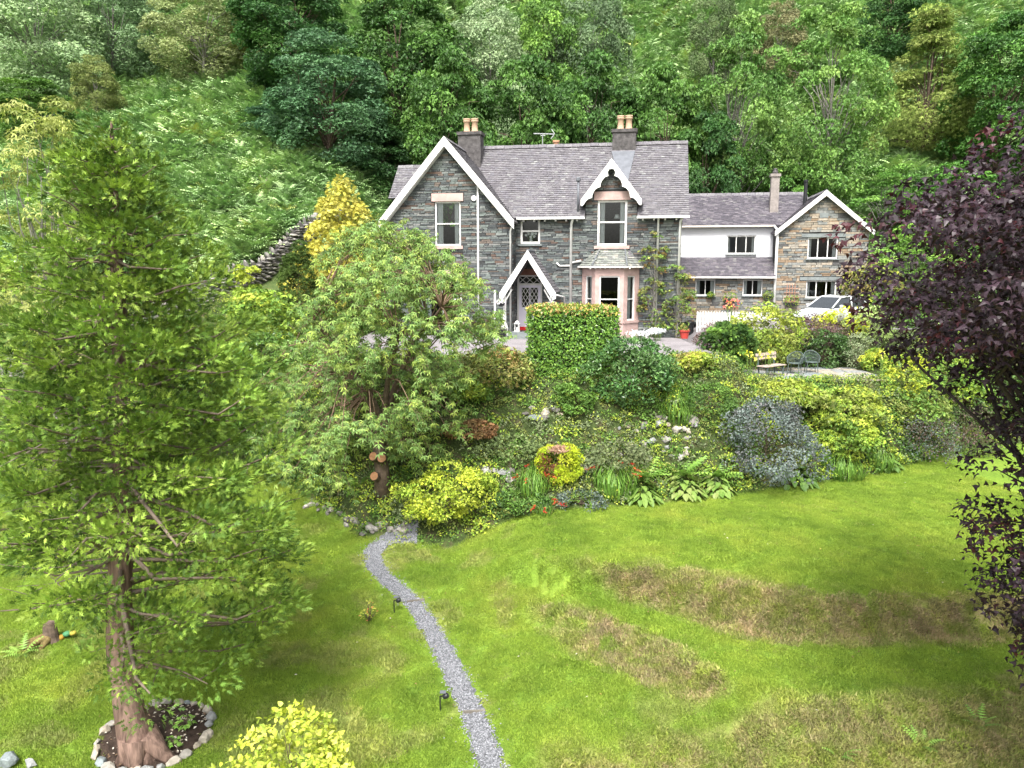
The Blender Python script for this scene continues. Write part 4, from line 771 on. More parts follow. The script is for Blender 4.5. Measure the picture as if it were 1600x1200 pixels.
# ------------------------------------------------------------------ trees on the hill: one mesh per kind, every tree its own object
def tree_kind(seed, H, rx, shape, crown0, pal, tmpl, ls, ncl, lpc, cr, mat, tr, bark, flat=.65, up=.5, droop=.1, lump=.3, inner=.5, rnd=.5, nb=30):
    g = np.random.default_rng(seed); C, out = clump_centres(g, shape, ncl, H * (1 - crown0) - cr * .6, rx - cr * .55, rx - cr * .55, inner, lump, H * crown0)
    crown = crown_mesh(g, C, out, cr * g.uniform(.7, 1.25, ncl), lpc, tmpl, ls, pal, mat, flat, up, rnd, droop, .22)
    trunk = branch_mesh(g, seed, C, tr, H * max(crown0, .12), None, (g.normal() * .5, g.normal() * .5), nb=nb).mesh('trunk', bark, True); return crown, trunk, H, rx
DK = ((.035, .085, .022), (.05, .11, .028), (.065, .13, .03), (.028, .065, .02)); ASHP = ((.1, .19, .04), (.13, .225, .045), (.075, .15, .035), (.17, .25, .06)); BIR = ((.11, .155, .075), (.14, .18, .09), (.09, .13, .06)); BLU = ((.05, .11, .05), (.07, .14, .06), (.04, .085, .04)); LAR = ((.17, .21, .055), (.13, .175, .045), (.21, .235, .075)); OLV = ((.15, .15, .06), (.12, .13, .055), (.19, .17, .08))
KIND = {
    'sycamore': tree_kind(101, 16, 5.0, 'egg', .12, DK, DUO, .27, 120, 190, 1.35, LEAF, .3, BARK),
    'maple': tree_kind(102, 15, 5.2, 'round', .15, ((.05, .11, .025), (.07, .14, .03), (.09, .165, .035), (.04, .09, .022)), DUO, .28, 105, 200, 1.45, LEAF, .3, BARK, .55, .7),
    'ash': tree_kind(103, 15, 4.2, 'egg', .22, ASHP, DUO, .22, 90, 190, 1.2, LEAF, .2, BARKG, .6, .5, .15, .45, .7, .5, 60),
    'blue_ash': tree_kind(104, 15, 4.6, 'egg', .08, BLU, DUO, .24, 115, 190, 1.3, LEAF, .3, BARK, .7, .5, .3),
    'birch': tree_kind(105, 14, 4.2, 'egg', .1, BIR, DUO, .21, 95, 200, 1.2, LEAF, .18, BARKG, .85, .3, .9, .4, .5, .6),
    'larch': tree_kind(106, 15, 4.3, 'cone', .08, LAR, TUFT, .36, 100, 150, 1.3, NEEDLE, .22, BARK, .75, .4, 1.1, .3, .75, .6, 60),
}
def hill_tree(name, label, kind, px, pytop, hw, Y, tint=(1, 1, 1), rz=0.0, group='trees on the wooded hillside', sink=0.0):
    crown, trunk, H0, R0 = KIND[kind]; b, H, r = by_px(px, pytop, hw, Y); root = empty(name, (b[0], b[1], b[2] - sink), rz); tag(root, label, 'tree', group)
    s = (r / R0, r / R0, (H + sink) / H0)
    for nm, me in (('crown', crown), ('trunk', trunk)):
        o = link(nm, me, root); o.scale = s
        if nm == 'crown': o.color = (*tint, 1)
    return root
HT = hill_tree
HT('birch_tree', 'pale grey-green birch filling the upper left corner of the hillside', 'birch', 45, -75, 92, 70, (1.7, 1.75, 1.8), .3)
HT('birch_tree', 'dark grey-green tree at the top edge between two paler birches', 'birch', 165, -60, 72, 75, (1.15, 1.3, 1.3), 1.2)
HT('birch_tree', 'olive-brown birch above the bracken at the top edge', 'birch', 310, -22, 80, 71, (1.6, 1.4, 1.25), 2.2)
HT('sycamore_tree', 'dark tree in the gap at the top edge beside the olive birch', 'sycamore', 225, -60, 60, 88, (.7, .8, .9), .5)
HT('thorn_tree', 'small olive thorn tree at the foot of the pale birches', 'birch', 145, 84, 36, 64, (1.1, 1, .6), .9)
HT('yew_tree', 'small rounded dark green tree on the bracken slope at the left edge', 'sycamore', 48, 118, 58, 58, (1.25, 1.2, .7), 2.0)
HT('larch_tree', 'thin yellow-green larch at the edge of the dark trees', 'larch', 375, 30, 46, 74, (.95, .9, .9), .4)
HT('sycamore_tree', 'tall dark green tree left of the chimneys reaching the top edge', 'sycamore', 455, -70, 95, 66, (.9, 1, 1.0), 1.4)
HT('ash_tree', 'blue-green ash standing left of the big gable', 'blue_ash', 505, 45, 92, 56, (1, 1.02, .98), .2, sink=1.5)
HT('ash_tree', 'dense blue-green ash low beside the golden conifer', 'blue_ash', 455, 150, 62, 60, (.75, .85, .85), 2.5, sink=1.5)
HT('maple_tree', 'broad dark maple directly behind the gable top', 'sycamore', 630, -40, 92, 62, (.95, 1, .8), 2.9)
HT('maple_tree', 'dark maple behind the chimney with two pots over the gable', 'maple', 705, 75, 82, 56, (.85, .92, .8), .8, sink=2)
HT('willow_tree', 'pale grey-green willow at the top edge above the roof', 'birch', 765, -10, 68, 76, (1.5, 1.5, 1.6), .1)
HT('lime_tree', 'light yellow-green tree at the top edge above the roof ridge', 'maple', 855, -25, 55, 78, (1.75, 1.6, 1.4), 1.1)
HT('maple_tree', 'dark green maple behind the television aerial', 'maple', 825, 85, 82, 57, (.8, .88, .8), 2.1, sink=2)
HT('birch_tree', 'grey-green birch high behind the maples near the top middle', 'birch', 920, -30, 60, 78, (.85, .95, .95), 1.9)
HT('maple_tree', 'dark green maple behind the chimney near the window gablet', 'maple', 935, 80, 80, 60, (.75, .85, .75), .4, sink=2)
HT('maple_tree', 'rounded dark maple behind the roof end by the extension', 'maple', 1035, 95, 75, 58, (.82, .9, .75), 3.3, sink=2)
HT('sycamore_tree', 'shaded dark tree low behind the white extension', 'sycamore', 1110, 170, 62, 57, (.8, .9, .85), 1.0, sink=2)
HT('ash_tree', 'light green ash behind the white extension', 'ash', 1165, 22, 76, 60, (.72, .8, .8), 0.7)
HT('ash_tree', 'tall light green ash with thin bare trunk behind the stone gable', 'ash', 1308, 2, 80, 58, (.8, .86, .85), 2.4)
HT('thorn_tree', 'brownish bare-topped thorn on the open bracken near the top', 'birch', 1222, 0, 42, 82, (1.15, .85, .8), .3)
HT('thorn_tree', 'small dark thorn at the top edge on open bracken', 'birch', 1118, -22, 36, 86, (.7, .75, .6), 1.7)
HT('holly_tree', 'small dark tree at the top edge above the larch', 'sycamore', 1405, -45, 52, 86, (.85, .95, .95), 2.2)
HT('larch_tree', 'drooping yellow-green larch on the bracken slope', 'larch', 1462, 8, 88, 68, (1.0, 1.05, 1.0), 1.0)
HT('sycamore_tree', 'dark green tree behind the copper leaves at the right edge', 'maple', 1580, 20, 88, 62, (.75, .9, .75), 0.6)
HT('hazel_tree', 'low leafy hazel behind the stone gable roof', 'ash', 1395, 255, 60, 56, (.7, .85, .7), 1.9, sink=2.5)
HT('hazel_tree', 'low hazel thicket tree behind the chimney of the extension', 'ash', 1235, 250, 52, 57, (.55, .7, .55), 0.2, sink=2.5)
HT('hazel_tree', 'low dark hazel bush-tree right behind the copper branches', 'maple', 1500, 250, 75, 54, (.8, 1.0, .7), 2.6, sink=2.5)
HT('maple_tree', 'light leafy tree right of the stone gable behind the copper leaves', 'ash', 1445, 345, 70, 46, (1.1, 1.15, .9), 1.5, sink=1.5)
HT('sycamore_tree', 'dark shaded tree low behind the gable and golden conifer', 'sycamore', 590, 190, 60, 57, (.65, .75, .75), 1.6, sink=2)

# ------------------------------------------------------------------ the big cypress on the lawn
def cypress():
    g = np.random.default_rng(77); b0 = hit(218, 1185); Y = b0[1]
    pts = [at_y(px, py, Y + dy) for px, py, dy in ((226, 1192, 0), (204, 1120, .1), (188, 1030, .25), (186, 930, .4), (192, 820, .5), (190, 700, .55), (188, 560, .6), (182, 400, .6), (176, 280, .6), (174, 190, .6))]
    root = empty('cypress_tree', b0); tag(root, 'tall yellow-green cypress with curved red-brown trunk on the left lawn', 'tree')
    P = np.array(pts) - b0; P[0, 2] = -.12; ss = np.linspace(0, 1, len(P)); rr = np.array([.36, .27, .23, .21, .19, .165, .13, .09, .05, .012])
    tz = np.linspace(0, 1, 40); TP = np.column_stack([np.interp(tz, ss, P[:, k]) for k in range(3)]); TP[1:-1] = (TP[:-2] + TP[1:-1] * 2 + TP[2:]) / 4; TR = np.interp(tz, ss, rr)
    tm = MB(); tm.tube(TP, TR, 14); root_c = [(0.05, -.05, .25), (.45, -.15, .1), (.75, -.12, -.05)]
    for k, (ax, ay, l) in enumerate(((1, -.15, .9), (-.7, -.5, .5), (.3, -.9, .5), (-.4, .8, .5), (.6, .7, .5))): tm.tube([(ax * .15, ay * .15, .45), (ax * l * .55, ay * l * .55, .12), (ax * l, ay * l, -.08)], [.24, .13, .05], 8)
    v = np.array(tm.v); a = np.arctan2(v[:, 1] - np.interp(v[:, 2], TP[:, 2], TP[:, 1]), v[:, 0] - np.interp(v[:, 2], TP[:, 2], TP[:, 0])); tm.v = [tuple(q) for q in v + (.02 * np.sin(a * 7 + v[:, 2] * 1.5))[:, None] * np.stack([np.cos(a), np.sin(a), 0 * a], -1)]
    for z, ax in ((1.75, (.55, -.3)), (2.6, (-.3, -.3)), (2.2, (.3, -.35))): c = np.array([np.interp(z, TP[:, 2], TP[:, 0]), np.interp(z, TP[:, 2], TP[:, 1]), z]); tm.tube([c, c + np.array([ax[0], ax[1], .1])], [.06, .045], 6)
    tm.build('trunk', BARKR, root, True)
    Ht = TP[-1, 2]; zr = [(.13, 2.3), (.2, 3.0), (.3, 3.15), (.45, 2.85), (.55, 2.55), (.65, 2.2), (.75, 1.75), (.85, 1.3), (.93, .85), (1.0, .15)]
    bm_ = MB(); PP = []; OO = []; nbr = 200
    for i in range(nbr):
        f = .15 + .84 * ((i + .5) / nbr) ** .9; az = i * 2.39996 + g.normal() * .25; z = f * Ht; s = np.array([np.interp(z, TP[:, 2], TP[:, 0]), np.interp(z, TP[:, 2], TP[:, 1]), z])
        ca, sa = math.cos(az), math.sin(az); low = max(0, 1 - abs(f - .25) / .3); L = np.interp(f, *zip(*zr)) * (1 + .22 * max(low, .5 if f < .7 else 0) * ca) * g.uniform(.72, 1.08)
        if f < .27 and ca < .1 and sa < .5: continue
        L *= g.choice([1, 1, 1, .7])
        o = np.array([ca, sa, 0]); dr = g.uniform(-.25, .22) - .12 * low; e = s + o * L + np.array([0, 0, dr * L + .12 * L]); m1 = s + o * L * .35 + np.array([0, 0, dr * L * .3 - .02]) + g.normal(size=3) * .05 * L; m2 = s + o * L * .7 + np.array([0, 0, dr * L * .75]) + g.normal(size=3) * .05 * L
        r0 = .012 + .012 * L; path = [s, m1, m2, e]; bm_.tube(path, [r0, r0 * .75, r0 * .5, .006], 5, (1, 1, 1), False); pa = np.array(path)
        sparse = (ca < -.35) and .24 < f < .5 and g.random() < .6
        nt = max(1, int((1.0 + 1.75 * L) * (.4 if sparse else 1))); side = np.array([-sa, ca, 0])
        for k in range(nt):
            t = 1 - .8 * g.random() ** 1.3 if k else 1.0; c = np.array([np.interp(t, [0, .35, .7, 1], pa[:, q]) for q in range(3)]); w = (.1 + .34 * L * (1.05 - t)) * g.uniform(-1, 1)
            q = c + side * w + np.array([0, 0, g.normal() * .05 - .04 * abs(w)])
            if f < .3 and (q[0] - s[0]) < .45 and q[1] < s[1] + .3: continue
            PP.append(q); OO.append(nrm(o + side * w * .6 + np.array([0, 0, .25])))
            if abs(w) > .15: bm_.tube([c, (c + q) / 2 + np.array([0, 0, .04]), q], [.012, .009, .005], 4, (1, 1, 1), False)
    for k in range(26):  # bare twigs on the thin left side
        z = g.uniform(.25, .6) * Ht; az = g.uniform(2.3, 4.2); s = np.array([np.interp(z, TP[:, 2], TP[:, 0]), np.interp(z, TP[:, 2], TP[:, 1]), z]); o = np.array([math.cos(az), math.sin(az), 0]); L = g.uniform(1.3, 2.5)
        pth = [s + o * .1]; d = o.copy()
        for q in range(5): d = nrm(d + g.normal(size=3) * .25); pth.append(pth[-1] + d * L / 5)
        bm_.tube(pth, [.02, .017, .014, .011, .008, .004], 4, (1.6, 1.7, 1.8), False)
    bm_.build('branches', plain('twig', (.16, .125, .1), .9, .1, .3, 6, 0, 0, True), root, True)
    for k in range(190):
        f = g.uniform(.4, .97); z = f * Ht; az = g.uniform(0, 6.28); rr_ = np.interp(f, *zip(*zr)) * g.uniform(.2, .6); PP.append(np.array([np.interp(z, TP[:, 2], TP[:, 0]) + math.cos(az) * rr_, np.interp(z, TP[:, 2], TP[:, 1]) + math.sin(az) * rr_, z])); OO.append(np.array([math.cos(az), math.sin(az), .2]))
    PP = np.array(PP); OO = np.array(OO); n = len(PP); cr = g.uniform(.22, .44, n) * np.interp(PP[:, 2] / Ht, [0, .7, 1], [1.1, 1, .5]); k = np.repeat(np.arange(n), (cr / .35 * 72).astype(int)); m = len(k); d = nrm(rdir(g, m) + OO[k] * .45 + np.array([0, 0, .3]))
    Q = PP[k] + d * (cr[k] * (.5 + .55 * g.random(m) ** .6))[:, None] * np.array([1.1, 1.1, .72]); pal = ((.14, .215, .03), (.105, .175, .027), (.065, .12, .02), (.19, .26, .042), (.035, .07, .014))
    cc = pick_cols(g, pal, n) * g.uniform(.75, 1.25, (n, 1)); C = (.6 * cc[k] + .4 * pick_cols(g, pal, m)) * g.uniform(.7, 1.35, (m, 1))
    link('crown', scatter(FAN, Q, nrm(OO[k] * .5 + d * .9 + rdir(g, m) * .4 + np.array([0, 0, .15])), nrm(d * .6 + np.array([0, 0, .6]) + rdir(g, m) * .5), g.uniform(.1, .165, m), C, NEEDLE), root)
    return b0
CYP = cypress()
# stone-edged bed at its foot
RB = empty('tree_bed', (RINGC[0], RINGC[1], zat(*RINGC[:2]))); tag(RB, 'round soil bed edged with pale stones at the cypress foot', 'flower bed'); g = np.random.default_rng(9)
m = MB(); n = 40; zc = RB.location[2]; rim = [(RINGR * math.cos(t), RINGR * math.sin(t)) for t in np.linspace(0, 2 * math.pi, n, endpoint=False)]
vs = [(0, 0, .1)]; fs = []
for k, f in enumerate((.5, .8, 1.0)): vs += [(x * f, y * f, zat(RINGC[0] + x * f, RINGC[1] + y * f) - zc + (.07, .05, .02)[k] + random.uniform(-.02, .02)) for x, y in rim]
fs = [(0, 1 + i, 1 + (i + 1) % n) for i in range(n)] + [(1 + k * n + i, 1 + (k + 1) * n + i, 1 + (k + 1) * n + (i + 1) % n, 1 + k * n + (i + 1) % n) for k in range(2) for i in range(n)]
m.add(vs, fs); m.build('soil', SOIL, RB, True)
a = 0.0
while a < 2 * math.pi - .05:
    s = g.uniform(.16, .34); x, y = (RINGR + g.normal() * .03) * math.cos(a), (RINGR + g.normal() * .03) * math.sin(a); stone(RB, ST_PALE, (x, y, zat(RINGC[0] + x, RINGC[1] + y) - zc + .05), s, g, (g.normal() * .1, g.normal() * .1, a + math.pi / 2)); a += s * .92 / RINGR
n = 260; A = g.uniform(0, 6.28, n); r = RINGR * .92 * np.sqrt(g.random(n)); X, Y = r * np.cos(A), r * np.sin(A); Pp = np.column_stack([X, Y, ground_z(X + RINGC[0], Y + RINGC[1]) - zc + .09])
link('bark_chips', scatter(OVAL, Pp, rdir(g, n) * np.array([1, 1, .3]), np.array([0, 0, 1.0]) + rdir(g, n) * .4, g.uniform(.04, .09, n), pick_cols(g, ((.3, .25, .2), (.12, .08, .05), (.45, .42, .36)), n), LEAF), RB)['kind'] = 'stuff'
def leafy(name, label, cat, base, n, ls, H, r, pal, tmpl=HEART, mat=None, seed=1, droop=.4, group=None):
    g = np.random.default_rng(seed); a = g.uniform(0, 6.28, n); q = np.sqrt(g.random(n)); P = np.column_stack([np.cos(a) * q * r, np.sin(a) * q * r, H * (1 - .6 * q ** 2) * g.uniform(.5, 1, n)]); o = np.column_stack([np.cos(a), np.sin(a), np.zeros(n)])
    root = empty(name, base); tag(root, label, cat, group); link('foliage', scatter(tmpl, P, o + rdir(g, n) * .4 + np.array([0, 0, .3 - droop]), np.array([0, 0, 1.0]) + o * .3 + rdir(g, n) * .3, ls * g.uniform(.7, 1.3, n), pick_cols(g, pal, n) * g.uniform(.7, 1.3, (n, 1)), mat or LEAF), root)
    b = MB(); [b.tube([(0, 0, -.03), P[i] * np.array([.5, .5, .7]), P[i]], [.008, .006, .004], 4, (1, 1, 1), False) for i in range(0, n, max(1, n // 14))]; b.build('stem', BARK, root); return root
for k, (px, py, h, lab) in enumerate(((290, 1140, .22, 'small green seedling in the soil bed right of the cypress trunk'), (268, 1172, .18, 'green sprig by the root of the cypress trunk'))): p = hit(px, py); leafy('seedling', lab, 'plant', p + np.array([0, 0, .08]), 26, .09, h, .16, ((.1, .2, .03), (.15, .26, .05)), MAPLE, None, k)

# ------------------------------------------------------------------ the cherry in front of the gable
def cherry():
    g = np.random.default_rng(55); b0 = hit(598, 772); X0 = b0[0]; Y0 = b0[1]; root = empty('cherry_tree', b0); tag(root, 'spreading cherry with drooping long leaves in front of the gable', 'tree')
    top = at_y(590, 352, Y0 + .5)[2] - b0[2]; t = (Y0 + .5) / ray(590, 500)[1]; half = [(.08, 1.8), (.18, 3.0), (.41, 3.5), (.65, 3.25), (.84, 2.4), (.96, 1.2), (1, .5)]; offx = [(.1, -.9), (.41, -.8), (.65, .6), (.84, .65), (1, .3)]
    n = 240; zz = g.uniform(.12, 1, n) ** .9; A = g.uniform(0, 6.28, n); rad = np.interp(zz, *zip(*half)); q = 1 - .75 * g.random(n) ** 1.5; C = np.column_stack([np.cos(A) * rad * q * .92 + np.interp(zz, *zip(*offx)), np.sin(A) * rad * q * .85, zz * (top - .3)]); out = nrm(np.column_stack([np.cos(A), np.sin(A), (zz - .4)]))
    b = MB(); tk = [(0, 0, -.15), (.0, 0, .8), (-.1, .05, 1.7), (.1, .1, 2.7)]; b.tube(tk, [.3, .23, .2, .15], 10)
    limbs = []
    for k in range(9):
        a = k * .7 + g.normal() * .2; L = g.uniform(1.5, 2.3); s = np.array(tk[2]) * (1 - k / 9) + np.array(tk[3]) * (k / 9); e = s + np.array([math.cos(a) * L, math.sin(a) * L * .85, g.uniform(1.2, 4.2)]); m_ = s * .5 + e * .5 + np.array([0, 0, .5]); b.tube([s, m_, e], [.11, .075, .04], 7, (1, 1, 1), False); limbs += [m_, e, s * .25 + m_ * .75, m_ * .4 + e * .6]
    limbs = np.array(limbs)
    for c in C:
        s = limbs[np.argmin(np.linalg.norm(limbs - c, axis=1) + .3 * g.random(len(limbs)))]; L = np.linalg.norm(c - s); b.tube([s, s * .5 + c * .5 + np.array([0, 0, .18 * L]), c], [.03, .02, .008], 5, (1.3, 1.2, 1.1), False)
    # hanging twigs
    k = np.repeat(np.arange(n), 9); TW = []
    for i in k:
        d = nrm(out[i] * .8 + g.normal(size=3) * .6 + np.array([0, 0, .15])); L = g.uniform(.5, 1.1); p0 = C[i]; p1 = p0 + d * L * .6; p2 = p1 + (d * .45 + np.array([0, 0, -.4])) * L * .6; b.tube([p0, p1, p2], [.008, .006, .003], 3, (1.3, 1.2, 1.1), False); TW.append((p0, p1, p2))
    b.build('trunk', plain('cherry_bark', (.13, .095, .07), .85, .2, .4, 7, .5, 0, True), root, True)
    TW = np.array(TW); m = len(TW); r = np.repeat(np.arange(m), 9); f = g.uniform(.15, 1, len(r)); P = np.where((f < .5)[:, None], TW[r, 0] + (TW[r, 1] - TW[r, 0]) * (2 * f)[:, None], TW[r, 1] + (TW[r, 2] - TW[r, 1]) * (2 * f - 1)[:, None]) + g.normal(size=(len(r), 3)) * .05
    D = nrm(TW[r, 2] - TW[r, 1] + rdir(g, len(r)) * .35 + np.array([0, 0, -.25])); pal = ((.13, .21, .055), (.165, .25, .065), (.1, .175, .045), (.24, .3, .06), (.075, .135, .04)); cc = pick_cols(g, pal, m)
    link('crown', scatter(WHORL, P, D, nrm(np.array([0, 0, 1.0]) + rdir(g, len(r)) * .45), g.uniform(.115, .18, len(r)), (.5 * cc[r] + .5 * pick_cols(g, pal, len(r))) * g.uniform(.75, 1.3, (len(r), 1)), LEAF), root)
    for k, (du, dz, dw) in enumerate(((-.22, 1.35, -.35), (-.2, .7, -.35), (.06, 1.3, -.4))):  # sawn limbs
        c = np.array([du, dw, dz]); s = np.array([du * .3, 0, dz - .18]); m = MB(); m.tube([s, c], [.15, .15], 10); m.build('sawn_limb', BARK, root); d = nrm(c - s); m = MB(); m.tube([c + d * .002, c + d * .015], [.14, .135], 10); m.build('cut_face', CUT, root)
    return b0
CH = cherry()

# ------------------------------------------------------------------ copper maple hanging in from the right
def copper():
    g = np.random.default_rng(88); X0, Y0 = 10.2, 11.0; z0 = zat(X0, Y0); root = empty('copper_maple_tree', (X0, Y0, z0)); tag(root, 'dark purple-leaved maple hanging in at the right edge', 'tree')
    prof = [(-3.4, .6), (-2.9, 2.1), (-1.4, 2.5), (0, 2.5), (.9, 2.5), (1.6, 3.3), (2.1, 4.4), (3.05, 4.95), (4.1, 4.4), (4.9, 3.3), (5.7, 2.0), (6.3, .6)]
    n = 780; zz = np.where(g.random(n) < .36, g.uniform(1.7, 4.4, n), g.uniform(-3.2, 6.2, n)); rad = np.interp(zz, *zip(*prof)); A = g.uniform(1.45, 4.95, n); q = 1 - .6 * g.random(n) ** 1.3; lum = 1 + .1 * np.sin(A * 3 + zz) + .08 * np.sin(A * 5 - zz * 2)
    C = np.column_stack([np.cos(A) * rad * q * lum, np.sin(A) * rad * q * lum, zz - z0]); out = nrm(np.column_stack([np.cos(A), np.sin(A), .15 + 0 * A]))
    m_ = crown_mesh(g, C, out, g.uniform(.38, .7, n), 50, LOBE, .115, ((.017, .009, .013), (.024, .013, .019), (.012, .008, .01), (.033, .02, .028), (.055, .012, .015, .25)), COPPER, .5, .8, .55, .55, .25)
    link('crown', m_, root); link('trunk', branch_mesh(g, 3, C, .15, 1.6, None, (0, 0), nb=300, top=10).mesh('trunk', plain('dark_bark', (.05, .042, .04), .9, .1, .4, 8, .5), True), root)
copper()
# ------------------------------------------------------------------ shrubs and garden plants
LIME = ((.2, .27, .03), (.15, .23, .03), (.27, .31, .04)); YEL = ((.46, .38, .03), (.36, .33, .03), (.52, .45, .07), (.25, .27, .03)); MID = ((.07, .14, .025), (.1, .18, .03), (.055, .11, .02)); DARKG = ((.025, .06, .015), (.04, .085, .02), (.055, .1, .025)); RUST = ((.22, .12, .05), (.15, .15, .045), (.26, .19, .07), (.1, .14, .03)); PURP = ((.075, .04, .045), (.105, .06, .055), (.06, .045, .035)); BLUEG = ((.085, .11, .1), (.115, .14, .13), (.06, .085, .07), (.09, .085, .09)); OLIVE = ((.14, .17, .04), (.18, .2, .05), (.1, .14, .035)); YG = ((.3, .33, .03), (.22, .28, .03), (.38, .38, .05), (.16, .23, .03))
def hedge():
    g = np.random.default_rng(4); p0 = at_y(826, 479, 27.9); p1 = at_y(967, 479, 27.9); cx = (p0[0] + p1[0]) / 2; hx = (p1[0] - p0[0]) / 2 - .05; hy = .75; zb = min(zat(cx, 27.6), zat(cx - 1, 27.6)) - .2; zt = p0[2] - zb - .05
    root = empty('clipped_hedge', (cx, 28.4, zb)); tag(root, 'tall square clipped hedge with reddish tips before the front door', 'hedge')
    n = 15000; f = g.choice(5, n, p=[.34, .14, .1, .1, .32]); u = g.uniform(-1, 1, n); v = g.uniform(-1, 1, n); w = g.random(n)
    P = np.zeros((n, 3)); Nn = np.zeros((n, 3))
    for k, (ax, sg) in enumerate(((1, -1), (1, 1), (0, -1), (0, 1), (2, 1))):
        m = f == k
        if ax == 1: P[m] = np.column_stack([u[m] * hx, np.full(m.sum(), sg * hy), w[m] * zt])
        if ax == 0: P[m] = np.column_stack([np.full(m.sum(), sg * hx), u[m] * hy, w[m] * zt])
        if ax == 2: P[m] = np.column_stack([u[m] * hx, v[m] * hy, np.full(m.sum(), zt)])
        Nn[m, ax] = sg
    P[:, 2] -= .12 * np.maximum(np.abs(P[:, 0] / hx), np.abs(P[:, 1] / hy)) ** 6 * (f == 4); lump = .09 * (vnoise(P[:, 0] * 2 + P[:, 1], P[:, 2] * 2 + P[:, 1]) - .5) + g.normal(size=n) * .05 - .05 * g.random(n) ** 2; P += Nn * lump[:, None]
    pal = ((.07, .15, .025), (.1, .195, .03), (.14, .24, .04), (.05, .11, .02)); c = pick_cols(g, pal, n) * g.uniform(.7, 1.3, (n, 1)); tip = (P[:, 2] > zt - .35 * g.random(n)) & (g.random(n) < .5); c[tip] = pick_cols(g, ((.34, .22, .08), (.3, .28, .05), (.38, .27, .12)), tip.sum())
    link('foliage', scatter(OVAL, P, nrm(rdir(g, n) + np.array([0, 0, .2])), nrm(Nn + rdir(g, n) * .5 + np.array([0, 0, .35])), g.uniform(.075, .14, n), c, LEAFG), root)
    b = MB(); b.box((-hx * .9, -hy * .8, .02), (hx * .9, hy * .8, zt - .2)); 
    for k in range(8): b.tube([(-hx * .8 + k * hx * .23, 0, -.3), (-hx * .8 + k * hx * .23, 0, .3)], .04, 5)
    b.build('inner_twigs', plain('hedge_twigs', (.03, .035, .02), .95, .05, .4, 9), root)
hedge()
S = shrub
S('laurel_bush', 'rounded glossy laurel bush right below the square hedge', 'bush', 985, 527, 67, 27.0, shape='round', pal=((.03, .08, .02), (.05, .115, .03), (.09, .16, .05)), tmpl=OVAL, ls=.13, ncl=75, lpc=75, mat=LEAFG, cr=.42)
S('azalea_bush', 'rusty-tipped olive azalea left of the square hedge', 'bush', 775, 542, 62, 27.6, shape='dome', pal=RUST + OLIVE, tmpl=TRIO, ls=.11, ncl=50, lpc=50)
S('azalea_bush', 'bright yellow-green bush beneath the rusty azalea by the cherry', 'bush', 722, 585, 48, 27.0, shape='dome', pal=LIME + MID, tmpl=TRIO, ls=.11, ncl=40, lpc=50)
S('japanese_maple', 'small red-brown Japanese maple on the bank beside the cherry', 'bush', 735, 652, 42, 25.6, shape='dome', pal=((.16, .085, .04), (.2, .11, .05), (.11, .08, .03)), tmpl=TRIO, ls=.08, ncl=36, lpc=70, flat=.4)
S('golden_topiary', 'clipped golden conifer with brown dead top and red patch', 'topiary', 874, 698, 34, 24.4, shape='pillow', pal=((.3, .36, .02), (.22, .3, .02), (.38, .4, .04)), tmpl=TUFT, ls=.1, ncl=70, lpc=60, mat=NEEDLE, cr=.2, inner=.25, lump=.06, jit=.2)
tp_ = bpy.data.objects['golden_topiary']; g = np.random.default_rng(2); n = 420; A = g.uniform(0, 6.28, n); r = .42 * np.sqrt(g.random(n)); bz, H_, r_ = by_px(874, 698, 34, 24.4)
link('dead_top', scatter(SPRAY, np.column_stack([r * np.cos(A), r * np.sin(A), H_ - .02 - .12 * r + 0 * A]), rdir(g, n) + np.array([0, 0, .3]), np.array([0, 0, 1.0]) + rdir(g, n) * .4, g.uniform(.06, .12, n), pick_cols(g, ((.3, .19, .13), (.22, .13, .09), (.36, .26, .19)), n), NEEDLE), tp_)
n = 260; A = g.normal(-2.3, .35, n); zz = np.clip(g.normal(.45, .22, n), .05, .85) * H_; link('red_patch', scatter(SPRAY, np.column_stack([r_ * 1.02 * np.cos(A), r_ * .9 * np.sin(A), zz]), rdir(g, n), np.column_stack([np.cos(A), np.sin(A), 0 * A]) + rdir(g, n) * .4, g.uniform(.06, .12, n), pick_cols(g, ((.12, .03, .02), (.1, .04, .018), (.1, .08, .02)), n), NEEDLE), tp_)
S('euonymus_bush', 'bright yellow-green bush at the path end below the bank', 'bush', 702, 722, 68, 23.2, shape='round', pal=LIME + YG[:1], tmpl=OVAL, ls=.1, ncl=70, lpc=80, cr=.36, lump=.4, flat=.5)
S('euonymus_bush', 'small dark green bush behind the path end stones', 'bush', 615, 770, 34, 24.6, shape='dome', pal=MID + DARKG, ls=.08, ncl=30, lpc=60)
S('grey_berberis', 'large blue-grey leaved bush at the upper lawn edge', 'bush', 1200, 622, 98, 26.2, shape='dome', pal=BLUEG, tmpl=OVAL, ls=.1, ncl=95, lpc=80, cr=.46, lump=.45, inner=.6)
S('azalea_bank', 'broad yellow-green azalea mound beneath the patio', 'bush', 1225, 590, 62, 28.8, shape='dome', pal=LIME + OLIVE, tmpl=TRIO, ls=.11, ncl=70, lpc=60, flat=.45)
S('azalea_bank', 'yellow-tinged azalea mound right of the broad one beneath the patio', 'bush', 1325, 600, 62, 28.6, shape='dome', pal=LIME + OLIVE + MID[:1], tmpl=TRIO, ls=.11, ncl=70, lpc=60, flat=.45)
S('azalea_bank', 'lower yellow-green azalea behind the blue-grey bush', 'bush', 1330, 645, 55, 27.7, shape='dome', pal=LIME + MID, tmpl=TRIO, ls=.1, ncl=55, lpc=60, flat=.45)
S('green_bush', 'mixed green bush beneath the copper leaves at the bank', 'bush', 1420, 600, 62, 30.4, shape='dome', pal=MID + OLIVE, tmpl=TRIO, ls=.1, ncl=60, lpc=60)
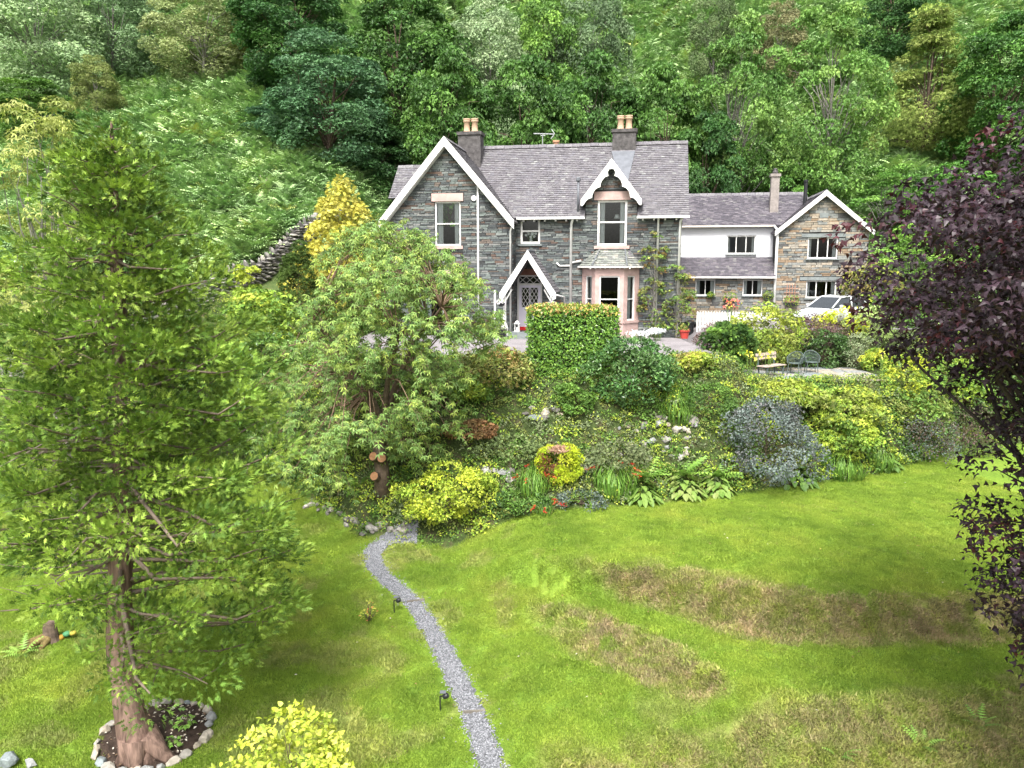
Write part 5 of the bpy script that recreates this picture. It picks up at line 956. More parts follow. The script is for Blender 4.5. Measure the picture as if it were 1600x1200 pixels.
S('purple_berberis', 'dull purple bush low beneath the copper leaves', 'bush', 1440, 640, 58, 29.6, shape='dome', pal=PURP + DARKG + BLUEG, ls=.08, ncl=60, lpc=70)
S('green_bush', 'dark green bush at the far right lawn edge', 'bush', 1510, 620, 60, 31.2, shape='dome', pal=DARKG + PURP, ls=.09, ncl=50, lpc=70)
S('green_bush', 'mid-green bush on the bank behind the hanging copper leaves', 'bush', 1480, 560, 70, 33.2, shape='dome', pal=MID + LIME[:1], tmpl=TRIO, ls=.12, ncl=55, lpc=55)
S('green_bush', 'dark leafy bush at the right edge behind the copper trunk', 'bush', 1575, 575, 70, 33.6, shape='dome', pal=DARKG + MID, tmpl=TRIO, ls=.12, ncl=55, lpc=55)
S('clipped_dome', 'small dark clipped dome bush on the bank', 'bush', 1108, 600, 42, 27.0, shape='dome', pal=DARKG + MID, ls=.07, ncl=45, lpc=80, inner=.25, lump=.08)
S('azalea_bush', 'small rust and green azalea at the drive edge above the clipped dome', 'bush', 1088, 552, 34, 28.3, shape='dome', pal=RUST + LIME, tmpl=TRIO, ls=.1, ncl=36, lpc=50)
S('olive_bush', 'large olive-green bush before the white picket fence', 'bush', 1195, 476, 62, 33.6, shape='round', pal=OLIVE + LIME, tmpl=TRIO, ls=.11, ncl=75, lpc=70, lump=.3)
S('purple_berberis', 'purple-brown bush left of the olive bush by the drive', 'bush', 1122, 503, 42, 34.0, shape='dome', pal=PURP + ((.14, .1, .09),), ls=.08, ncl=55, lpc=80)
S('purple_berberis', 'purple-brown bush right of the olive bush before the car', 'bush', 1268, 492, 52, 34.8, shape='dome', pal=PURP + ((.14, .1, .09),), ls=.08, ncl=55, lpc=80)
S('yew_bush', 'dark green bush behind the metal chairs', 'bush', 1288, 515, 34, 33.9, shape='egg', pal=DARKG, tmpl=TRIO, ls=.09, ncl=50, lpc=60, mat=LEAFG)
S('broom_bush', 'upright dark green broom bush left of the wooden bench', 'bush', 1142, 505, 38, 31.5, shape='vase', pal=MID + DARKG, tmpl=SPRAY, ls=.18, ncl=45, lpc=60, mat=NEEDLE)
S('lime_plant', 'bright lime-yellow low plant before the car', 'plant', 1318, 482, 40, 36.2, shape='flat', pal=((.42, .46, .03), (.33, .4, .03)), tmpl=TRIO, ls=.1, ncl=30, lpc=60)
S('pale_bush', 'pale green variegated bush right of the lime plant', 'bush', 1365, 478, 40, 35.0, shape='round', pal=((.2, .26, .09), (.15, .21, .06), (.27, .32, .13)), tmpl=OVAL, ls=.09, ncl=50, lpc=70)
S('grey_bush', 'grey-green feathery bush right of the dark bush by the patio', 'bush', 1342, 520, 32, 33.6, shape='dome', pal=((.13, .17, .09), (.17, .2, .11)), ls=.08, ncl=36, lpc=60)
S('hydrangea_bush', 'leafy green-gold bush at the corner of the stone gable', 'bush', 1370, 412, 52, 39.5, shape='round', pal=OLIVE + RUST + LIME, tmpl=TRIO, ls=.12, ncl=55, lpc=60)
S('dark_bush', 'dark green bush beneath the copper leaves beside the car', 'bush', 1395, 460, 60, 38.0, shape='dome', pal=MID + DARKG, tmpl=TRIO, ls=.12, ncl=55, lpc=60)
S('yellow_plant', 'yellow-green perennial at the right end of the patio', 'plant', 1420, 552, 42, 30.4, shape='dome', pal=YG, tmpl=TRIO, ls=.1, ncl=40, lpc=50)
S('yellow_plant', 'yellow flowering plant between the patio and the copper leaves', 'plant', 1375, 545, 28, 32.5, shape='dome', pal=YG + MID, tmpl=TRIO, ls=.1, ncl=30, lpc=40)
S('rhododendron_bush', 'large yellow-green rhododendron between the cypress and the cherry', 'bush', 405, 446, 82, 32.5, shape='dome', pal=LIME + MID, tmpl=TRIO, ls=.14, ncl=100, lpc=70, flat=.55)
S('rhododendron_bush', 'darker leafy bush below the yellow-green rhododendron', 'bush', 420, 520, 80, 30.6, shape='dome', pal=MID, tmpl=TRIO, ls=.14, ncl=80, lpc=70, mat=LEAFG)
S('holly_bush', 'dark shaded bush left under the cherry', 'bush', 450, 610, 58, 28.4, shape='dome', pal=DARKG, tmpl=TRIO, ls=.11, ncl=70, lpc=65, mat=LEAFG)
S('holly_bush', 'dark shaded bush at the lawn edge left of the cherry trunk', 'bush', 512, 690, 50, 26.8, shape='dome', pal=DARKG, tmpl=TRIO, ls=.1, ncl=50, lpc=65, mat=LEAFG)
S('dwarf_conifer', 'dark green cone-shaped conifer left of the golden conifer', 'conifer', 464, 374, 40, 36.2, shape='cone', pal=((.045, .08, .018), (.065, .105, .022)), tmpl=TUFT, ls=.17, ncl=80, lpc=55, mat=NEEDLE, inner=.25, lump=.12, cr=.35)
S('golden_conifer', 'bright golden-yellow conifer beside the house gable', 'conifer', 530, 280, 100, 39.4, shape='cone', pal=((.38, .35, .07), (.44, .42, .11), (.29, .28, .05)), tmpl=SPRAY, ls=.24, ncl=165, lpc=38, mat=NEEDLE, inner=.45, lump=.15, droop=.6, cr=.5)
S('azalea_bush', 'flat-topped yellow-green azalea before the dry stone wall', 'bush', 386, 414, 30, 37.2, shape='flat', pal=LIME, tmpl=TRIO, ls=.13, ncl=36, lpc=60)
S('rowan_tree', 'pale yellowish drooping-leaved tree behind the cypress at the left edge', 'tree', 55, 150, 95, 24.0, shape='egg', pal=((.19, .22, .05), (.15, .19, .045), (.24, .26, .08)), tmpl=WHORL, ls=.17, ncl=80, lpc=40, droop=1.0, trunk=.12, th=2.0, crown0=.35, lump=.4, cr=.6, nb=60, bark=BARKG, stem='trunk', crown='crown')
S('green_bush', 'leafy bush behind the cypress at the left edge', 'bush', 90, 420, 130, 34.0, shape='dome', pal=MID + OLIVE, tmpl=TRIO, ls=.14, ncl=80, lpc=60)
S('green_bush', 'lower green bush behind the cypress by the left lawn', 'bush', 250, 500, 110, 33.0, shape='dome', pal=MID + DARKG, tmpl=TRIO, ls=.14, ncl=80, lpc=60)
S('spindle_bush', 'bright yellow-green bush at the bottom edge of the lawn', 'bush', 452, 1108, 98, 11.2, shape='round', pal=((.32, .35, .04), (.26, .31, .035), (.38, .4, .07), (.17, .23, .03)), tmpl=HEART, ls=.085, ncl=80, lpc=38, cr=.3, flat=.6, lump=.35)
S('green_bush', 'low green shrub on the bank under the laurel bush', 'bush', 900, 585, 30, 26.6, shape='dome', pal=MID, tmpl=TRIO, ls=.09, ncl=26, lpc=45)
S('heather', 'low grey-green heather mat above the topiary', 'plant', 960, 690, 55, 25.2, shape='flat', pal=((.1, .13, .06), (.13, .15, .07)), tmpl=SPRAY, ls=.1, ncl=50, lpc=50, mat=NEEDLE)
S('heather', 'low grey-green mat left of the topiary above the stones', 'plant', 800, 690, 52, 25.2, shape='flat', pal=((.09, .13, .05), (.12, .16, .06)), tmpl=SPRAY, ls=.1, ncl=45, lpc=50, mat=NEEDLE)
S('ivy_mat', 'dark green ivy mat at the lawn edge right of the yellow bush', 'plant', 815, 790, 45, 23.4, shape='flat', pal=DARKG + MID, ls=.09, ncl=36, lpc=55)
S('ivy_mat', 'dark green mat at the lawn edge under the topiary', 'plant', 905, 772, 38, 23.6, shape='flat', pal=DARKG + BLUEG, ls=.08, ncl=30, lpc=50)
p = hit(577, 972); leafy('young_shrub', 'tiny red and yellow young shrub standing on the left lawn', 'plant', p, 60, .075, .55, .2, ((.3, .3, .05), (.35, .13, .05), (.2, .24, .04)), OVAL, None, 3, .1)
# climbers on the house
hm = Matrix.Translation((0, 37.5, 0)) @ Matrix.Rotation(HR, 4, 'Z')
for lab, u, w, H, rx, sd in (('rambling climber with sparse leaves on the wall right of the bay', 6.75, .85, 5.0, .75, 5), ('climbing rose at the house corner by the drive', 7.9, .8, 3.4, .8, 6)):
    q = hm @ Vector((u, w - .1, .05)); make_plant('climbing_rose', lab, 'climber', q, H, rx, .2, 'egg', OLIVE + RUST[:2] + MID, TRIO, .1, 42, 26, .28, LEAF, .03, .1, 0.05, sd, None, BARKG, .7, .4, rz=HR, nb=42)
# hanging baskets and pots
for lab, u, w, z in (('hanging basket of pale flowers at the left porch post', -.3, -1.25, 1.55), ('hanging basket of pale flowers at the right porch post', 2.12, -1.25, 1.45)):
    q = hm @ Vector((u, w, z)); root = empty('hanging_basket', q, HR); tag(root, lab, 'hanging basket'); MB().lathe([(.05, 0), (.16, .06), (.2, .2), (.17, .2)], 0, 0, 12).build('basket', BLACK, root)
    m = MB(); [m.tube([(.19 * math.cos(t), .19 * math.sin(t), .2), (0, 0, .62)], .006, 4) for t in (0, 2.1, 4.2)]; m.tube([(0, 0, .6), (0, .3, .66)], .012, 4); m.build('chain', BLACK, root); g = np.random.default_rng(int(z * 100)); n = 170; d = rdir(g, n); d[:, 2] = np.abs(d[:, 2]) * .8 - .15
    link('flowers', scatter(OVAL, d * .22 + np.array([0, 0, .2]), rdir(g, n), d, g.uniform(.05, .09, n), pick_cols(g, ((.7, .62, .68), (.6, .42, .5), (.12, .2, .06), (.7, .7, .66)), n), LEAF), root)
q = hm @ Vector((-.22, -1.35, 0)); root = empty('planter', (q[0], q[1], .02), HR); tag(root, 'dark planter with a small clipped green cone by the porch', 'planter'); MB().lathe([(.15, 0), (.21, .42), (.23, .42), (.23, .47), (.18, .47), (.17, .4)], 0, 0, 12).build('pot', BLACK, root)
g = np.random.default_rng(6); n = 700; t = g.random(n) ** .8; A = g.uniform(0, 6.28, n); r = .2 * (1 - t) ** .7 + .02; link('foliage', scatter(OVAL, np.column_stack([r * np.cos(A), r * np.sin(A), .44 + .5 * t]), rdir(g, n), np.column_stack([np.cos(A), np.sin(A), .5 + 0 * A]), g.uniform(.03, .05, n), pick_cols(g, MID + LIME, n), LEAF), root)
q = hm @ Vector((8.25, .6, 0)); root = empty('planter', (q[0], q[1], .02), HR); tag(root, 'red glazed pot at the house corner by the drive', 'planter'); MB().lathe([(.17, 0), (.22, .32), (.26, .34), (.26, .4), (.2, .4), (.19, .33)], 0, 0, 14).build('pot', REDPOT, root); n = 120; d = rdir(g, n); d[:, 2] = abs(d[:, 2]); link('foliage', scatter(OVAL, d * .2 + np.array([0, 0, .36]), rdir(g, n), d, .08, pick_cols(g, MID + RUST, n), LEAF), root)
q = hm @ Vector((.3, -.3, .3)); root = empty('lantern', (q[0], q[1], .305), HR); tag(root, 'white candle lantern on the porch step', 'lantern'); m = MB(); [m.box((x - .012, y - .012, .03), (x + .012, y + .012, .38)) for x in (-.1, .1) for y in (-.1, .1)]; m.box((-.13, -.13, 0), (.13, .13, .03)); m.box((-.13, -.13, .38), (.13, .13, .41)); m.lathe([(.12, .41), (.1, .46), (.04, .52), (.015, .53)], 0, 0, 8); m.build('frame', WHITE, root); MB().lathe([(.04, .03), (.04, .2), (.01, .21)], 0, 0, 8).build('candle', CURTAIN, root)
q = hm @ Vector((.72, .82, .305)); root = MB().box((-.48, -.14, 0), (.48, .14, .15)).build('doormat', REDM); root.location = q; root.rotation_euler = (0, 0, HR); tag(root, 'red threshold mat at the front door', 'doormat')
q = hm @ Vector((.75, .2, .302)); root = MB().box((-.45, -.3, 0), (.45, .3, .02)).build('doormat', BLACK); root.location = q; root.rotation_euler = (0, 0, HR); tag(root, 'black doormat on the porch step', 'doormat')
q = hm @ Vector((8.8, 7.0, 0)); root = empty('dustbin', (q[0], q[1], zat(q[0], q[1]) + .02), HR); tag(root, 'black dustbin beside the picket fence', 'bin'); MB().lathe([(.22, 0), (.26, .62), (.28, .62), (.28, .66), (.22, .67)], 0, 0, 14).build('body', BLACK, root); MB().lathe([(.29, .68), (.27, .74), (.05, .79)], 0, 0, 14).build('lid', BLACK, root)
for lab, u, z, s in (('wall trough of green foliage between the lean-to windows', 11.0, 1.5, .38), ('dark flower trough under the first lean-to window', 9.95, 1.75, .2), ('hanging plants at the corner of the lean-to', 13.05, 1.7, .28), ('clipped green ball shrub on the trellis of the stone gable', 14.3, 1.35, .4), ('flower pot on the wall by the house corner', 8.6, 1.7, .3)):
    q = hm @ Vector((u, 7.7, z)); root = empty('wall_planter', q, HR); tag(root, lab, 'planter'); MB().box((-s * .8, .02, -.06), (s * .8, .25, .12)).build('trough', BLACK, root); n = 260; d = rdir(g, n); link('foliage', scatter(OVAL, d * s * np.array([1, .4, .8]) + np.array([0, .05, s * .55]), rdir(g, n), d, .08, pick_cols(g, MID + LIME, n), LEAF), root)
# picket fence
q0 = hm @ Vector((9.15, 6.6, 0)); q1 = hm @ Vector((13.5, 6.6, 0)); FE = empty('picket_fence', q0, HR); tag(FE, 'white painted picket fence before the lean-to windows', 'fence'); FE.location[2] = zat(q0[0], q0[1])
pk = MB().prism([(0, 0, .05), (.11, 0, .05), (.11, 0, 1.12), (.055, 0, 1.2), (0, 0, 1.12)], (0, .022, 0)).mesh('picket', WHITE)
for k in range(30): o = link('picket', pk, FE); o.location = (k * .145, 0, random.uniform(-.01, .01))
for z in (.3, .9): MB().box((0, .024, z), (4.35, .07, z + .08)).build('rail', WHITE, FE)
for x in (0.02, 2.15, 4.3): MB().box((x, .072, 0), (x + .09, .16, 1.15)).build('post', WHITE, FE)
# ------------------------------------------------------------------ patio, furniture, car
PT = empty('patio', (12.2, 31.6, -1.05)); tag(PT, 'grey flagstone patio behind the azaleas', None, None, 'structure'); g = np.random.default_rng(14); y = -1.75
sl0 = [MB().prism([(a0, b0, 0), (a1, b0 + .01, 0), (a1 - .01, b1, 0), (a0 + .012, b1 - .01, 0)], (0, 0, .05)).mesh('slab', PALE_S) for a0, a1, b0, b1 in ((-.5, .5, -.5, .5), (-.5, .5, -.49, .49))]
while y < 1.7:
    d = g.choice([.45, .6, .75]); x = -2.6
    while x < 2.5:
        w = g.choice([.45, .6, .75, .9]); zz = zat(12.2 + x + w / 2, 31.6 + y + d / 2)
        o = link('slab', sl0[int(g.integers(2))], PT); o.location = (x + w / 2, y + d / 2, zz + 1.05 + .004 + g.uniform(0, .008)); o.scale = (w - .02, d - .02, 1); x += w
    y += d
def chair(lab, loc, rz):
    root = empty('garden_chair', loc, rz); tag(root, lab, 'chair', 'metal chairs on the patio')
    m = MB(); m.lathe([(.25, .42), (.26, .44), (.25, .45)], 0, 0, 16); m.build('seat', IRON, root, False)
    # curved mesh back: hoop frame with bars
    hoop = [(.3 * math.cos(t), .26 * math.sin(t) + .02, .45 + .0) for t in np.linspace(-.35, math.pi + .35, 15)]; hh = [.68 + .22 * max(0, math.sin(t)) ** 1.5 for t in np.linspace(-.35, math.pi + .35, 15)]
    top = [(x * 1.08, y * 1.15, z) for (x, y, _), z in zip(hoop, hh)]; m = MB(); m.tube(top, .018, 6); m.build('back_frame', IRON, root, True)
    m = MB()
    for i in range(1, 29):
        f = i / 29 * 14; k = int(f); fr = f - k; a = np.array(hoop[k]) * (1 - fr) + np.array(hoop[min(k + 1, 14)]) * fr; b = np.array(top[k]) * (1 - fr) + np.array(top[min(k + 1, 14)]) * fr; m.tube([a, b], .007, 4)
    for zf in (.35, .7): m.tube([tuple(np.array(h) * (1 - zf) + np.array(t) * zf) for h, t in zip(hoop, top)], .006, 4)
    m.build('back_mesh', IRON, root)
    for x, y in ((-.2, -.17), (.2, -.17), (-.19, .18), (.19, .18)): MB().tube([(x, y, .43), (x * 1.15, y * 1.2, 0)], .016, 6).build('leg', IRON, root)
    for s in (-1, 1): MB().tube([top[0 if s > 0 else -1], (s * .29, -.16, .64), (s * .24, -.19, .44)], .016, 6).build('arm', IRON, root)
def on_patio(px, py, z=-1.05): x, y = gz(px, py, z); return x, y, z + .06
chair('grey metal garden chair beside the wooden bench', on_patio(1241, 586), R(-35)); chair('grey metal garden chair with its back to the dark bush', on_patio(1267, 584), R(-8))
bx, by, bz = on_patio(1205, 590); BE = empty('garden_bench', (bx, by, bz), R(38)); tag(BE, 'weathered pale wooden bench left of the metal chairs', 'bench')
for k in range(4): MB().box((-.7, -.22 + k * .12, .42), (.7, -.12 + k * .12, .45)).build('seat_slat', WOODP, BE)
for z in (.68, .82): MB().prism([(-.7, .27, z), (.7, .27, z), (.7, .3, z + .11), (-.7, .3, z + .11)], (0, .025, 0)).build('back_slat', WOODP, BE)
for x in (-.55, .55):
    MB().bar((x, -.18, 0), (x, -.16, .42), .05, .05).build('leg', IRON, BE); MB().bar((x, .2, 0), (x, .32, .93), .05, .04).build('leg', IRON, BE); MB().bar((x, -.2, .4), (x, .24, .4), .04, .04).build('seat_bearer', IRON, BE)
def car(loc, rz):
    root = empty('parked_car', loc, rz); tag(root, 'silver-white hatchback parked before the stone gable', 'car')
    def loft(st, n=16, p=3.2):
        m = MB(); rings = []
        for x, hw, z0, z1, q in st:
            ring = []
            for k in range(n):
                t = 2 * math.pi * k / n; c, s = math.cos(t), math.sin(t); ring.append((x, hw * math.copysign(abs(c) ** (2 / q), c), (z0 + z1) / 2 + (z1 - z0) / 2 * math.copysign(abs(s) ** (2 / q), s)))
            rings.append(ring)
        vs = [v for r in rings for v in r]; R_ = len(rings); fs = [(i * n + k, (i + 1) * n + k, (i + 1) * n + (k + 1) % n, i * n + (k + 1) % n) for i in range(R_ - 1) for k in range(n)] + [tuple(range(n)), tuple((R_ - 1) * n + k for k in range(n - 1, -1, -1))]
        m.add(vs, fs); return m
    body = loft([(2.08, .55, .35, .58, 3), (2.0, .74, .25, .68, 4), (1.7, .84, .2, .78, 5), (1.2, .87, .2, .88, 5), (.7, .88, .2, .95, 5), (-.4, .88, .2, .97, 5), (-1.4, .87, .2, 1.0, 5), (-1.85, .82, .25, .98, 5), (-2.05, .72, .35, .85, 4)]).build('body', CARP, root, True)
    roofv = [(.95, .74, .93), (.2, .6, 1.42), (-.5, .62, 1.48), (-1.2, .6, 1.42), (-1.75, .66, 1.0)]
    m = MB(); T_ = [(x, s * w, z) for x, w, z in roofv for s in (-1, 1)]; B_ = [(x, s * .8, .92) for x, w, z in roofv for s in (-1, 1)]
    m.add([(x, y, z) for x, y, z in T_], [(2 * i, 2 * i + 1, 2 * i + 3, 2 * i + 2) for i in range(1, 3)]); m.build('roof', CARP, root, True)
    gl = plain('car_glass', (.03, .035, .04), .08, .6, .1, 2)
    for nm, f in (('windscreen', (0, 1, 3, 2)), ('rear_window', (6, 7, 9, 8))): MB().add([T_[i] for i in f], [(0, 1, 2, 3)]).build(nm, gl, root)
    for s in (0, 1): MB().add([T_[s], T_[2 + s], T_[4 + s], T_[6 + s], T_[8 + s]], [(0, 1, 2, 3, 4)]).build('side_window', gl, root)
    for s in (-1, 1):
        for x, w, z in ((.95, .75, .93), (-1.72, .67, 1.0)): m = MB(); q = roofv[1] if x > 0 else roofv[3]; m.tube([(x, s * w, z), (q[0], s * q[1], q[2])], .04, 6); m.build('pillar', CARP, root, True)
        m = MB(); m.tube([(roofv[k][0], s * roofv[k][1], roofv[k][2]) for k in (1, 2, 3)], .04, 6); m.bar((-.45, s * .62, 1.46), (-.4, s * .8, .95), .07, .05); m.build('roof_rail', CARP, root, True)
        MB().add([(2.0, s * .42, .58), (2.02, s * .68, .56), (1.72, s * .82, .72), (1.8, s * .55, .76), (2.06, s * .5, .66)], [(0, 1, 2, 3, 4)]).build('headlight', plain('lamp_glass', (.25, .27, .3), .1, .6, .1, 3), root)
        mr = MB().lathe([(.02, -.1), (.1, -.06), (.11, .05), (.03, .09)], 0, 0, 8).build('mirror', CARP, root, True); mr.location = (.62, s * 1.0, 1.02); mr.scale = (.7, 1, .8)
        for x in (1.3, -1.3):
            w = MB(); prof = [(.2, -.1), (.31, -.1), (.33, -.07), (.33, .07), (.31, .1), (.2, .1)]; w.lathe(prof, 0, 0, 18); o = w.build('wheel', RUBBER, root, True); o.location = (x, s * .8, .33); o.rotation_euler = (R(90), 0, 0); r_ = MB().lathe([(.03, .1), (.05, .12), (.2, .08), (.21, .1), (.21, -.1)], 0, 0, 12).build('rim', ALU, o)
    MB().box((2.03, -.4, .3), (2.09, .4, .5)).build('grille', BLACK, root)
cx_, cy_ = at_y(1300, 500, 37.9)[:2]; car((cx_, cy_, zat(cx_, cy_) + .02), R(208))

# ------------------------------------------------------------------ hostas, crocosmias, ferns
_hl = []
for k, c in enumerate(((.085, .15, .028), (.115, .18, .036), (.06, .115, .024), (.15, .19, .055))): _hl.append(scatter(HEART, np.zeros((1, 3)), np.array([[1.0, 0, 0]]), np.array([[0, 0, 1.0]]), 1.0, np.array([c]), LEAF, 'leaf'))
def hosta(lab, px, py, r, n, seed, pick=(0, 1, 2)):
    g = np.random.default_rng(seed); p = hit(px, py); root = empty('hosta', p); tag(root, lab, 'hosta', 'hostas along the lawn edge')
    st = MB()
    for k in range(n):
        a = k * 2.4 + g.normal() * .2; f = math.sqrt((k + .6) / n); h = .16 + .36 * (1 - f); o = link('leaf', _hl[pick[int(g.integers(len(pick)))]], root); o.location = (math.cos(a) * r * f * .75, math.sin(a) * r * f * .75, h + (zat(p[0] + math.cos(a) * r * f * .75, p[1] + math.sin(a) * r * f * .75) - p[2]) * .9)
        s = g.uniform(.24, .36); o.scale = (s, s * .9, s); o.rotation_euler = (g.normal() * .2, .15 + .5 * f + g.normal() * .12, a)
    for k in range(8): a = k * .8; st.tube([(0, 0, -.05), (math.cos(a) * r * .3, math.sin(a) * r * .3, .3)], .012, 4)
    st.build('stems', plain('hosta_stem', (.12, .2, .05), .6, .3, .2, 6), root)
hosta('large pale green hosta below the crocosmia at the lawn edge', 1003, 776, .75, 60, 1, (0, 1)); hosta('cream-edged hosta at the lawn edge between two ferns', 1070, 766, .8, 60, 2, (1, 3)); hosta('small pale hosta left of the blue-grey bush', 1122, 764, .6, 44, 3, (0, 1, 3))
hosta('dark green hosta under the blue-grey bush', 1238, 750, .95, 56, 4, (0, 2)); hosta('pale hosta at the lawn edge beyond the sword leaves', 1385, 726, .6, 30, 5, (0, 2))
def swords(name, lab, cat, px, py, n, L, r, pal, seed, flowers=0, lean=.35):
    g = np.random.default_rng(seed); p = hit(px, py); root = empty(name, p); tag(root, lab, cat); a = g.uniform(0, 6.28, n); q = np.sqrt(g.random(n)) * r; P = np.column_stack([np.cos(a) * q, np.sin(a) * q * .7, np.full(n, -.03)]); o = np.column_stack([np.cos(a), np.sin(a), 0 * a]); D = nrm(o * lean * g.uniform(.2, 1.4, (n, 1)) + np.array([0, 0, 1.0]) + rdir(g, n) * .12)
    P[:, 2] += ground_z(P[:, 0] + p[0], P[:, 1] + p[1]) - p[2]; link('blades', scatter(SWORD, P, D, nrm(o + rdir(g, n) * .4), L * g.uniform(.65, 1.15, n), pick_cols(g, pal, n) * g.uniform(.75, 1.3, (n, 1)), LEAF), root)
    if flowers:
        m = MB(); FP = []
        for k in range(flowers):
            a = g.uniform(0, 6.28); b = np.array([math.cos(a) * r * .6, math.sin(a) * r * .5, 0]); e = b + np.array([math.cos(a) * .3, math.sin(a) * .3 - .1, L * g.uniform(.75, 1.0)]); m.tube([b, b * .5 + e * .5 + np.array([0, 0, .1]), e], [.008, .006, .004], 4)
            for j in range(9): FP.append(e + np.array([math.cos(a) * j * .03, math.sin(a) * j * .03, -.01 * j]) + g.normal(size=3) * .02)
        m.build('flower_stalks', plain('stalk', (.15, .16, .05), .7, .2, .2, 5), root); FP = np.array(FP); k = len(FP); link('flowers', scatter(TRIO, FP, rdir(g, k) + np.array([0, 0, .5]), rdir(g, k), g.uniform(.04, .07, k), pick_cols(g, ((.3, .025, .012), (.34, .06, .015), (.22, .015, .012)), k), LEAF), root)['kind'] = 'stuff'
    return root
SG = ((.08, .16, .025), (.11, .2, .03), (.06, .12, .02))
swords('crocosmia', 'red-flowered crocosmia left of the golden topiary', 'flowers', 832, 775, 150, .95, .42, SG, 1, 6); swords('crocosmia', 'large red-flowered crocosmia right of the golden topiary', 'flowers', 958, 770, 200, .95, .62, SG, 2, 9); swords('crocosmia', 'low red crocosmia at the lawn edge below the topiary', 'flowers', 852, 806, 50, .45, .25, SG, 3, 6, .6)
swords('day_lily', 'clump of green sword leaves right of the blue-grey bush', 'plant', 1318, 745, 170, .85, .6, SG, 4, 0, .5); swords('day_lily', 'second clump of sword leaves nearer the copper tree', 'plant', 1372, 728, 150, .8, .55, SG, 5, 0, .5); swords('day_lily', 'sword leaves at the foot of the laurel bush on the bank', 'plant', 1055, 650, 140, .85, .5, SG, 6, 0, .45); swords('day_lily', 'small sword leaf clump at the lawn edge beneath purple bush', 'plant', 1440, 712, 110, .7, .5, SG, 7, 0, .5)
def fern(lab, px, py, L, n, seed, pal=((.13, .23, .04), (.17, .28, .05), (.1, .19, .035))):
    g = np.random.default_rng(seed); p = hit(px, py); root = empty('fern', p); tag(root, lab, 'fern'); fr = [scatter(FROND, np.zeros((1, 3)), np.array([[1.0, 0, .0]]), np.array([[0, 0, 1.0]]), 1.0, np.array([c]), LEAF, 'frond') for c in pal]
    for k in range(n): o = link('frond', fr[k % 3], root); a = k * 2.4 + g.normal() * .3; s = L * g.uniform(.75, 1.15); o.location = (math.cos(a) * .06, math.sin(a) * .06, .02); o.scale = (s, s, s); o.rotation_euler = (g.normal() * .2, -g.uniform(.35, .95), a)
for i, (lab, px, py, L, n) in enumerate((('bright fern between the crocosmia and the hosta', 1010, 748, .95, 18), ('bright fern above the cream-edged hosta', 1065, 745, 1.0, 18), ('fern behind the yellow bush by the low stones', 880, 800 - 12, .6, 11), ('fern left of the crocosmia by the yellow bush', 795, 790, .7, 12), ('fern at the bank left of the blue-grey bush', 1120, 748, .9, 16), ('small fern beside the old stump', 35, 1022, .45, 9), ('small fern on the dry grass at the lower right', 1530, 1135, .4, 8), ('pale fern on the dry bank at the right bottom', 1440, 1165, .35, 7), ('young fern at the bottom edge on dry grass', 1310, 1180, .35, 7), ('fern at the foot of the cherry trunk', 560, 760, .6, 10))): fern(lab, px, py, L, n, i)

# ------------------------------------------------------------------ stones: rockery, path end, boulders, dry stone wall
g = np.random.default_rng(31); RK = empty('rockery', hit(900, 700)); tag(RK, 'scattered pale rockery stones on the planted bank', 'rockery'); o0 = np.array(RK.location)
spots = [(845 + random.uniform(-25, 35), 648 + random.uniform(-8, 12), .38) for _ in range(12)] + [(1010 + random.uniform(-60, 70), 690 + random.uniform(-25, 30), .34) for _ in range(26)] + [(775 + random.uniform(-30, 25), 745 + random.uniform(-8, 12), .4) for _ in range(12)] + [(1050 + random.uniform(-30, 40), 665 + random.uniform(-12, 12), .36) for _ in range(10)] + [(925 + random.uniform(-20, 20), 735 + random.uniform(-8, 8), .3) for _ in range(6)]
for px, py, s in spots: p = hit(px, py); stone(RK, ST_GREY if g.random() < .6 else ST_PALE, p - o0 + np.array([0, 0, .06]), s * g.uniform(.6, 1.3), g)
PE = empty('path_stones', hit(560, 830)); tag(PE, 'low edging of mossy stones around the bed at the path end', 'stone edging'); o0 = np.array(PE.location)
for k in range(34): t = k / 33; px = 478 + 165 * t + random.uniform(-6, 6); py = 790 + 52 * min(1, t * 1.5) - 18 * max(0, t - .6) * 2.5 + random.uniform(-14, 6); p = hit(px, py); stone(PE, ST_GREY, p - o0 + np.array([0, 0, .05]), g.uniform(.18, .4), g)
for lab, px, py, s in (('white boulder beside the dry stone wall', 312, 448, .6), ('smaller pale boulder by the dry stone wall end', 330, 455, .45), ('pale boulder half hidden behind the cypress', 90, 632, .9), ('low grey stone at the bottom left corner of the lawn', 15, 1196, .5), ('pale stone beside the bottom left corner', 48, 1198, .35)): p = hit(px, py); o = stone(None, ST_PALE, p + np.array([0, 0, s * .18]), s, g, None, 'boulder'); tag(o, lab, 'boulder')
DW = empty('dry_stone_wall', (-15.5, 38.5, 0)); tag(DW, 'dry stone field wall climbing the hillside left of the house', 'wall'); wp = catmull([(-24.5, 36.0), (-19, 37), (-16, 38.3), (-14.2, 40.5), (-12.9, 43.5), (-11.8, 47), (-10.5, 50)], 20); o0 = np.array(DW.location)
seg = np.concatenate([[0], np.cumsum(np.linalg.norm(np.diff(wp, axis=0), axis=1))]); TL = seg[-1]; spare = MB(); cnt = 0; core = MB()
